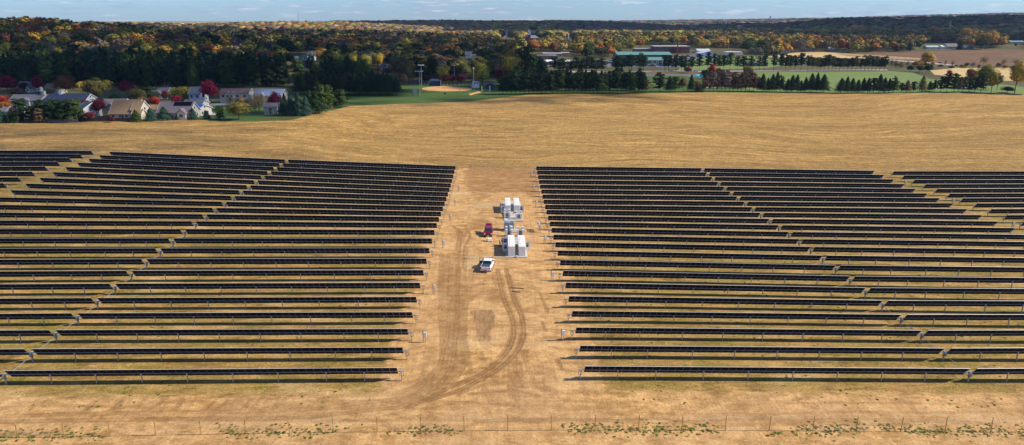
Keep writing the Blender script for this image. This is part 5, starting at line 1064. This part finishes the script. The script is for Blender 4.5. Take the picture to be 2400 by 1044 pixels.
for i in range(30):   # hedge scrub below the highway
    px = random.uniform(2090, 2400); ptree(px, 150+max(0, (px-2180)*.04)+random.uniform(2, 9), random.uniform(8, 16), random.uniform(5, 9), random.choice(['tan', 'olive', 'brown', 'yellow-green', 'rust', 'dark green']), 'round', ZE)
# second row of tall pines with bare trunks
xs2 = [1262,1270,1320,1312,1300,1338,1350,1362,1374,1386,1398,1410]+[1440+a/3.479 for a in (8,30,60,118,138,200,235,410,440,500,545,575,630,690,760,810,850,890,940,1000,1050,1110,1180,1220,1295,1355,1395,1430,1470,1520,1575,1610,1650)]+[1920+a/3.479 for a in (5,40,72,105,135,165,200,232,265,298,335,370,398,428,460,492,528)]
for i, px in enumerate(xs2):
    far_ = px > 1600; ptree(px, (172 if px < 1420 else 168 if px < 1650 else 166), random.uniform(16, 22) if far_ else random.uniform(24, 32), random.uniform(33, 40) if px < 1900 else random.uniform(29, 35), random.choice(['dark green', 'dark green', 'green', 'dark green', 'olive'] if far_ else ['dark green']), 'pine', ZP, .2)
for t in [(1668,181,24,26,'red','round'),(1684,181,18,20,'crimson','round'),(1705,180,14,16,'red','round'),(1747,181,18,26,'golden','round'),(1757,182,18,26,'tan','round'),(1664,186,40,22,'dark green','pine'),(1650,186,22,20,'dark green','pine'),(1612,172,24,14,'rust','round'),(1322,170,10,9,'orange','round'),(1361,168,12,11,'crimson','round'),(1500,168,12,8,'rust','round')]: ptree(*t, ZP)
# notable trees of the town, left of centre and right of centre
for t in [(755,145,42,30,'golden','round'),(762,161,27,24,'yellow-green','round'),(798,125,32,24,'golden','round'),(805,143,36,36,'dark green','round'),(838,134,38,30,'golden','round'),(826,164,42,36,'yellow-green','round'),(857,164,40,36,'yellow-green','round'),(888,162,28,36,'yellow','round'),(852,177,30,24,'golden','round'),
    (788,174,34,20,'red','round'),(812,175,28,18,'maroon','round'),(740,170,18,14,'crimson','round'),(828,176,22,16,'rust','round'),(885,170,22,12,'red','round'),(727,166,22,34,'dark green','pine'),(908,178,30,20,'brown','round'),(933,172,30,16,'red','round'),(775,163,18,26,'maroon','round'),(910,150,24,32,'rust','round'),(700,128,30,18,'yellow-green','round'),
    (664,134,44,40,'dark green','round'),(576,128,26,14,'orange','round'),(490,124,24,26,'golden','round'),(535,124,30,24,'golden','round'),(120,96,42,22,'golden','round'),(155,116,34,32,'yellow-green','round'),(100,112,34,16,'golden','round'),(315,118,50,24,'orange','round'),(345,120,46,24,'orange','round'),(395,118,40,22,'golden','round'),(10,138,60,16,'orange','round'),
    (145,72,30,14,'orange','round'),(950,130,50,34,'yellow-green','round'),(975,140,46,24,'yellow-green','round'),(1085,110,40,26,'olive','round'),(1102,112,30,22,'golden','round')]: ptree(*t, ZN)
for t in [(1196,104,14,12,'crimson','round'),(1181,106,22,12,'yellow','round'),(1253,122,44,26,'orange','round'),(1296,126,26,26,'rust','round'),(1310,108,30,20,'yellow','round'),(1325,108,28,14,'golden','round'),(1355,128,42,28,'yellow-green','round'),(1361,128,14,14,'red','round'),(1434,126,10,14,'crimson','round'),(1405,128,44,30,'golden','round'),(1478,118,24,18,'yellow-green','round'),
    (1500,114,24,20,'orange','round'),(1588,106,38,22,'yellow','round'),(1617,106,18,12,'orange','round'),(1650,116,32,22,'yellow','round'),(1548,106,46,20,'yellow-green','round'),(1760,136,16,24,'yellow-green','round'),(1753,128,50,36,'green','round'),(1790,128,44,34,'green','pine'),(1772,138,34,26,'grey-brown','round'),(1823,124,32,30,'golden','round'),(1875,124,30,30,'grey-brown','round'),
    (1857,122,16,24,'rust','round'),(2028,122,22,20,'yellow-green','round'),(2069,120,24,22,'yellow-green','round'),(1980,120,22,24,'orange','round'),(1984,100,20,12,'orange','round'),(2310,116,52,42,'golden','round'),(2265,106,42,38,'golden','round'),(2299,117,30,26,'green','round'),(2250,117,12,20,'dark green','cone'),(2100,122,16,18,'dark green','pine'),(2132,122,20,20,'dark green','pine'),
    (2330,114,24,30,'rust','round'),(2379,111,6,9,'crimson','round'),(2015,98,26,20,'yellow-green','round'),(1470,100,50,24,'olive','round'),(1990,96,30,16,'crimson','round')]: ptree(*t, ZT)

# ------------------------------------------------------------------ scattered trees
CLEAR = [(1082,118,1118,140,1),(1487,106,1620,130,1),(1440,118,1600,160,1),(1618,112,1750,136,1),(1234,68,1266,92,1),(1176,66,1196,90,1),(684,118,752,160,1),(1240,122,1345,150,1),(2165,100,2250,116,1),(1328,86,1336,92,0),(2365,94,2400,103,1),(889,148,908,166,1)]
OPEN = [[(1082,165),(1200,165),(1200,134),(1120,138),(1082,142)], [(1232,200),(1232,126),(1290,124),(1345,124),(1350,138),(1440,136),(1445,118),(1500,112),(1620,112),(1760,128),(1800,134),(1860,123),(1930,121),(2000,126),(2060,123),(2200,118),(2700,115),(2700,300),(1232,300)], [(930,300),(930,186),(1240,186),(1240,300)], [(-300,206),(1000,206),(1000,400),(-300,400)], [(590,86),(700,84),(700,78),(590,80)], [(1175,92),(1192,92),(1196,66),(1180,66)]]
PINEW = [(-300,210),(820,210),(900,190),(820,182),(640,176),(600,166),(430,156),(0,152),(-300,154)]
NAMES = list(COL)
def pick(px, py, y, x):
    f = gnoise(np.array(x), np.array(y), 55, .7); u = random.random()+.22*float(f)
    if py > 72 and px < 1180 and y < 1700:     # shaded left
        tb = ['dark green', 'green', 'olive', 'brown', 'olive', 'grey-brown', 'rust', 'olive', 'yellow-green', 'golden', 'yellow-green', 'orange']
    elif px < 1150: tb = ['brown', 'tan', 'olive', 'brown', 'tan', 'olive', 'grey-brown', 'tan', 'rust', 'grey-brown', 'orange', 'golden', 'brown', 'olive']
    elif px > 1900: tb = ['dark green', 'green', 'olive', 'brown', 'olive', 'rust', 'golden', 'yellow-green', 'orange', 'maroon', 'golden']
    else: tb = ['green', 'olive', 'yellow-green', 'golden', 'yellow-green', 'yellow', 'golden', 'yellow-green', 'orange', 'olive', 'tan', 'dark green', 'brown']
    return tb[int(min(max(u, 0), .999)*len(tb))]
def scatter():
    out = []; y = 545.0
    while y < 4600:
        s = 15.0*(y/800)**.42; half = y*.80+60; x = -half+random.random()*s
        while x < half*.98:
            out.append((x+random.uniform(-.42, .42)*s, y+random.uniform(-.42, .42)*s, s)); x += s
        y += s
    A = np.array(out); Z = terrain(A[:, 0], A[:, 1]); px, py, dd = project(A[:, 0], A[:, 1], Z)
    keep = (px > -260) & (px < 2660); 
    for pl in OPEN: keep &= ~inpoly(px, py, pl)
    H_ = np.array([random.uniform(13.5, 20)*max(1, (a_[1]/900)**.15) for a_ in A]); pine = inpoly(px, py, PINEW); H_ = np.where(pine, H_+2.5, H_)
    W_ = A[:, 2]*np.array([random.uniform(1.0, 1.45) for _ in A]); W_ = np.where(pine, W_*.85, W_)
    pt = py-H_*FPX/dd; wp = W_*FPX/dd/2
    for x0, y0, x1, y1, _ in CLEAR: keep &= ~((px+wp > x0) & (px-wp < x1) & (py > y0+2) & (pt < y1) & (py < y1+40) & (py > y1-4) | (px > x0) & (px < x1) & (py > y0+2) & (py <= y1))
    gap = gnoise(A[:, 0], A[:, 1], 38, 4.2)+.5*gnoise(A[:, 0], A[:, 1], 90, 1.2); keep &= (gap < .62) | pine | (A[:, 1] > 1900)
    far_field = (A[:, 1] > 2700) & (gnoise(A[:, 0], A[:, 1], 330, 2.2) > .25) & (px > 1250) & (np.abs(A[:, 1]-2900) > 500); keep &= ~far_field
    # keep the notable trees visible
    for r_, tx, ty, c_, kd, zn, hh in TREES:
        if zn in (ZN, ZT, ZB): 
            ox, oy = r_.location.x, r_.location.y; keep &= ~(((A[:, 0]-ox)**2+(A[:, 1]-oy)**2 < (r_.scale.x*.55)**2) | ((np.abs(px-tx) < 9) & (A[:, 1] < oy) & (A[:, 1] > oy-45)))
    return A[keep], Z[keep], px[keep], py[keep], H_[keep], W_[keep], pine[keep]
A, Z, PX, PY, HH, WW, PN = scatter()
order = np.argsort(A[:, 1]); n_dec = sum(1 for t in TREES if t[4] in ('round', 'willow', 'bare')); n_con = len(TREES)-n_dec
inview = (PX > -20) & (PX < 2420); rest = []; FARC = []
for i in order:
    x, y = A[i, :2]; px, py = PX[i], PY[i]
    if PN[i]: c = random.choice(['dark green', 'dark green', 'green', 'dark green', 'dark green']); kd = 'pine' if random.random() < .6 else 'cone'
    else:
        c = pick(px, py, y, x); kd = 'pine' if c == 'dark green' and random.random() < .5 else 'round'
        if y > 1500 and random.random() < .65 and c in ('orange', 'golden', 'rust', 'yellow', 'red', 'maroon'): c = random.choice(['olive', 'tan', 'brown', 'olive', 'yellow-green'])
        if y > 2300 and 1300 < px: c = random.choice(['brown', 'maroon', 'dark green', 'grey-brown', 'green', 'olive']) if py < 84 and (y < 3600) else c
    if inview[i] and y < 1500:
        if kd == 'round' and n_dec < 296 and (y < 1150): tree(x, y, WW[i]*1.2, HH[i], c, kd, ZN if px < 1180 else (ZT if px < 1950 else ZE)); n_dec += 1; continue
        if kd != 'round' and n_con < 296 and (not PN[i] or y < 620): tree(x, y, WW[i]*.95, HH[i]*1.05, c, kd, ZW if PN[i] else (ZN if px < 1180 else ZT)); n_con += 1; continue
    rest.append((x, y, Z[i], WW[i], HH[i], c, kd))
print('TREES', len(TREES), n_dec, n_con, 'rest', len(rest))
def merge(name, items, tm, label=None, offset=-.05):
    Vs, Fs, Ts, Ls, Cs = [], [], [], [], []; o_ = 0
    for it in items:
        x, y, z, w_, h_, c, kd = it; V, F, T, lv = random.choice(tm[kd]); a = random.uniform(0, 6.28); ca, sa = cos(a), sin(a)
        P = np.stack([x+w_*(V[:, 0]*ca-V[:, 1]*sa), y+w_*(V[:, 0]*sa+V[:, 1]*ca), z+h_*(V[:, 2]+offset)], 1)
        b = COL[c] if isinstance(c, str) else c; f = random.uniform(.72, 1.25); col = np.array([b[0]*f, b[1]*f*random.uniform(.9, 1.1), b[2]*f])
        Vs.append(P); Ls.append(lv); Cs.append(np.tile(col, (len(V), 1)))
        if F is not None: Fs.append(F+o_)
        Ts.append(T+o_); o_ += len(V)
    me = npmesh(name, np.concatenate(Vs), np.concatenate(Fs) if Fs else None, M_leafs, {'lv': np.concatenate(Ls), 'col': np.concatenate(Cs)}, tri=np.concatenate(Ts))
    o2 = obj(name, me); o2['kind'] = 'stuff'
    if label: o2['label'] = label; o2['category'] = 'trees'
    return o2
TL = {k_: [tmpl(k_, 50+s, n, cs, ICO1) for s in range(5)] for k_, n, cs in (('round', 300, .062), ('pine', 230, .066), ('cone', 220, .06))}
def blob(seed, kd):
    rng = np.random.default_rng(seed); v, f = ICO2 if kd == 'round' else ICO1; nz = 1+.22*np.sin(v[:, :1]*4+seed)*np.cos(v[:, 1:2]*5-seed)+.10*rng.normal(size=(len(v), 1)); P = v*nz
    if kd == 'round': P = P*np.array([.5, .5, .42])+np.array([0, 0, .52])
    else: z = (v[:, 2]+1)/2; P = np.stack([P[:, 0]*(1-z*.75)*.5, P[:, 1]*(1-z*.75)*.5, .05+.95*z], 1)
    return P, None, f, np.clip(.5+.25*rng.normal(size=len(v)), 0, 1)
TB = {k_: [blob(s, k_) for s in range(6)] for k_ in ('round', 'pine', 'cone')}
mid = [t for t in rest if t[1] < 1500]; far = [t for t in rest if t[1] >= 1500]; TF = {k_: [tmpl(k_, 150+s, n, cs, ICO1) for s in range(6)] for k_, n, cs in (('round', 90, .095), ('pine', 60, .11), ('cone', 60, .10))}
wood = [t for t in mid if t[6] != 'round']; dec = [t for t in mid if t[6] == 'round']
merge('pine_wood', wood, TL, 'mass of dark pines filling the wood behind the houses')
merge('town_trees', dec, TL, 'mass of autumn coloured trees covering the town')
far2 = [t for t in far if t[1] >= 1850]; far = [t for t in far if t[1] < 1850]
merge('distant_trees', far, TF, 'distant autumn trees at the back of the town')
merge('distant_woodland', far2, TB, 'distant wooded ridges in autumn colours below the sky')
# hedgerows and copses of the far plain
items = []
for _ in range(800):
    y = random.uniform(4600, 9500); x = random.uniform(-.2, .85)*y; ln = random.randint(1, 6)
    for q in range(ln):
        xx = x+q*60; zz = tz(xx, y); items.append((xx, y+random.uniform(-20, 20), zz, random.uniform(50, 90), random.uniform(12, 20), random.choice(['olive', 'brown', 'grey-brown', 'green', 'rust']), 'round'))
merge('plain_hedgerows', items, TB, 'hedgerows and copses on the far plain at the horizon')
# understorey: low shrubs that hide the ground between the town trees
KINDN = {'round': 'leafy tree', 'cone': 'spruce', 'pine': 'pine', 'willow': 'weeping willow', 'bare': 'bare branched tree'}
grp = {}
for t in TREES: grp.setdefault((t[3], t[4], t[5]), []).append(t)
for (c_, kd, zn), L in grp.items():
    L.sort(key=lambda t: t[1])
    for i, t in enumerate(L):
        cn = c_ if c_ not in ('larch brown',) else 'brown'
        if len(L) == 1: lb = '%s %s standing alone of its kind %s' % (cn, KINDN[kd], zn)
        else: lb = '%s %s %s, %s such from the left' % (cn, KINDN[kd], zn, ordw(i+1))
        if c_ == 'larch brown': lb = lb.replace('brown', 'dull brown', 1)
        ws = lb.split()
        if len(ws) > 16: lb = lb.replace(' of its kind', '').replace('such from the left', 'from left')
        tag(t[0], lb, 'tree', {'cone': 'spruce trees', 'pine': 'pine trees'}.get(kd, 'autumn leafy trees')+' '+('in the view'))
# weeds along the fence and among the rows
wi = []
TW = {'round': [tmpl('round', 90+s, 26, .16, ICO1) for s in range(3)]}
for _ in range(5200):
    if random.random() < .38: x = random.uniform(-72, 76); y = FENCE_Y+random.gauss(.3, .8); 
    else: x = random.choice([-1, 1])*random.uniform(16, 95); y = random.uniform(84, 150)
    if y < 76: continue
    if gnoise(np.array(x), np.array(y), 5, 2.0) < ((-.45 if x > 0 else -.15) if y < 83 else (-.1 if x > 0 else .2)): continue
    s = random.uniform(.08, .28); wi.append((x, y, tz(x, y)+.05, s*2.0, s*.36, random.choice([(.09,.12,.015), (.13,.14,.02), (.22,.19,.04), (.32,.24,.08)]), 'round'))
merge('weeds', wi, TW, 'low green and straw coloured weeds along the fence and rows')

# ------------------------------------------------------------------ sky, sun, clouds, haze
SUN_EL = radians(36); SUN_AZ = radians(2)     # direction to the sun: mostly +X, slightly behind the camera
sd = Vector((cos(SUN_EL)*cos(SUN_AZ), -cos(SUN_EL)*sin(SUN_AZ), sin(SUN_EL)))
sun = bpy.data.objects.new('sun', bpy.data.lights.new('sun', 'SUN')); link(sun); sun.data.energy = 5.0; sun.data.angle = radians(.53); sun.data.color = (1, .92, .78)
sun.rotation_euler = sd.to_track_quat('Z', 'Y').to_euler()
wd = bpy.data.worlds.new('World'); sc.world = wd; wd.use_nodes = True; nt = wd.node_tree; bg = nt.nodes['Background']
sky = nt.nodes.new('ShaderNodeTexSky'); sky.sky_type = 'NISHITA'; sky.sun_disc = False; sky.sun_elevation = SUN_EL; sky.sun_rotation = pi/2+SUN_AZ; sky.altitude = 300; sky.air_density = 1.0; sky.dust_density = .3; sky.ozone_density = 3.0
tc = nt.nodes.new('ShaderNodeTexCoord'); mp = nt.nodes.new('ShaderNodeMapping'); mp.inputs['Scale'].default_value = (9, 9, 75); nt.links.new(tc.outputs['Generated'], mp.inputs['Vector'])
nz = nt.nodes.new('ShaderNodeTexNoise'); nz.inputs['Scale'].default_value = 2.4; nz.inputs['Detail'].default_value = 7; nz.inputs['Roughness'].default_value = .58; nt.links.new(mp.outputs[0], nz.inputs['Vector'])
mr = nt.nodes.new('ShaderNodeMapRange'); mr.inputs['From Min'].default_value = .50; mr.inputs['From Max'].default_value = .68; mr.inputs['To Max'].default_value = .8; nt.links.new(nz.outputs['Fac'], mr.inputs['Value'])
mp2 = nt.nodes.new('ShaderNodeMapping'); mp2.inputs['Scale'].default_value = (16, 16, 160); mp2.inputs['Location'].default_value = (3, 1, 2.3); nt.links.new(tc.outputs['Generated'], mp2.inputs['Vector'])
nz2 = nt.nodes.new('ShaderNodeTexNoise'); nz2.inputs['Scale'].default_value = 2; nz2.inputs['Detail'].default_value = 5; nt.links.new(mp2.outputs[0], nz2.inputs['Vector'])
cr = nt.nodes.new('ShaderNodeMix'); cr.data_type = 'RGBA'; cr.inputs[6].default_value = (4.2, 4.9, 6.4, 1); cr.inputs[7].default_value = (8.5, 8.3, 8.3, 1)
mr2 = nt.nodes.new('ShaderNodeMapRange'); mr2.inputs['From Min'].default_value = .5; mr2.inputs['From Max'].default_value = .62; nt.links.new(nz2.outputs['Fac'], mr2.inputs['Value']); nt.links.new(mr2.outputs[0], cr.inputs[0])
mxs = nt.nodes.new('ShaderNodeMix'); mxs.data_type = 'RGBA'; nt.links.new(mr.outputs[0], mxs.inputs[0]); tint = nt.nodes.new('ShaderNodeMix'); tint.data_type = 'RGBA'; tint.blend_type = 'MULTIPLY'; tint.inputs[0].default_value = 1; tint.inputs[7].default_value = (.72, 1.0, 1.45, 1); nt.links.new(sky.outputs[0], tint.inputs[6]); nt.links.new(tint.outputs[2], mxs.inputs[6]); nt.links.new(cr.outputs[2], mxs.inputs[7])
nt.links.new(mxs.outputs[2], bg.inputs['Color']); bg.inputs['Strength'].default_value = .085
# unseen clouds added up at 900 m, placed to shade town, field and rows
CLH = 900.0; off = np.array([sd.x, sd.y])/math.tan(SUN_EL)/cos(0)*0
dx = sd.x/sd.z*CLH; dy = sd.y/sd.z*CLH
def cloudmass(name, W_, nlump, r0, r1, seed):
    rng = random.Random(seed); bx = [p[0] for p in W_]; by = [p[1] for p in W_]; g = []
    tries = 0
    while len(g) < nlump and tries < nlump*60:
        tries += 1; x = rng.uniform(min(bx), max(bx)); y = rng.uniform(min(by), max(by))
        if inpoly(np.array([x]), np.array([y]), W_)[0]:
            r_ = rng.uniform(r0, r1); g.append((x+dx, y+dy, CLH+rng.uniform(-20, 20), r_*2.2, r_*.9, (.8, .8, .82), 'round'))
    Vs, Ts = [], []; o_ = 0
    for x, y, z, w_, h_, c, kd in g:
        P, _, T, _ = TB['round'][rng.randrange(6)]; Vs.append(np.stack([x+w_*P[:, 0], y+w_*P[:, 1], z+h_*P[:, 2]], 1)); Ts.append(T+o_); o_ += len(P)
    me = npmesh(name, np.concatenate(Vs), None, mat('cloud_white', (.85, .85, .86), 1.0), tri=np.concatenate(Ts), smooth=True); o2 = obj(name, me); o2['kind'] = 'structure'
def uY(L): return [((u-1168)/1650*y, y) for u, y in L]
cloudmass('shade_cloud', uY([(1180,2300),(1340,2200),(1700,2150),(1900,1750),(2100,1500),(2900,1450),(2900,3800),(1180,3800)]), 620, 90, 160, 2)
cloudmass('shade_cloud', uY([(820,3000),(1300,3000),(1300,4600),(820,4600)]), 160, 120, 200, 3)
def area(P): P = np.array(P); return .5*abs(float(np.sum(P[:, 0]*np.roll(P[:, 1], 1)-P[:, 1]*np.roll(P[:, 0], 1))))
def dimming_puffs(P, cover, r_, seed):   # unseen small puffs added overhead to dim the sun softly
    cloudmass('shade_cloud', P, int(area(P)*cover/(pi*(1.05*r_)**2)), r_*.9, r_*1.1, seed)
dimming_puffs(pxpoly([(-300,236),(200,236),(520,232),(700,232),(900,226),(960,198),(1130,196),(1190,218),(1260,214),(1300,196),(1250,150),(1200,118),(1100,100),(900,88),(600,84),(-300,60)]), 1.2, 13, 1)
dimming_puffs(pxpoly([(-500,278),(100,278),(480,272),(660,268),(700,236),(-500,236)]), .62, 5.0, 4)
dimming_puffs(pxpoly([(880,246),(1000,250),(1200,246),(1450,238),(1700,228),(1500,220),(1240,220),(900,238)]), .5, 4.5, 5)
dimming_puffs(pxpoly([(-600,620),(0,560),(260,470),(480,400),(620,330),(600,292),(-600,294)]), .28, 3.6, 6)  # added veil that darkens the left rows and field
hz = MB(); hz.box(-14000, 14000, -900, 13500, -12, 260)
m = bpy.data.materials.new('air_haze'); m.use_nodes = True; nt = m.node_tree; nt.nodes.remove(nt.nodes['Principled BSDF']); pv = nt.nodes.new('ShaderNodeVolumePrincipled'); pv.inputs['Density'].default_value = 3.2e-5; pv.inputs['Color'].default_value = (.42, .66, 1.0, 1); pv.inputs['Anisotropy'].default_value = .2
nt.links.new(pv.outputs[0], nt.nodes['Material Output'].inputs['Volume'])
o = hz.build('haze', m); o['kind'] = 'stuff'
sc.view_settings.view_transform = 'Standard'; sc.view_settings.look = 'None'; sc.view_settings.exposure = 0.42; sc.view_settings.gamma = 1.0
sc.cycles.max_bounces = 5; sc.cycles.diffuse_bounces = 2; sc.cycles.glossy_bounces = 2; sc.cycles.volume_bounces = 0; sc.cycles.transparent_max_bounces = 4
sc.cycles.use_denoising = True
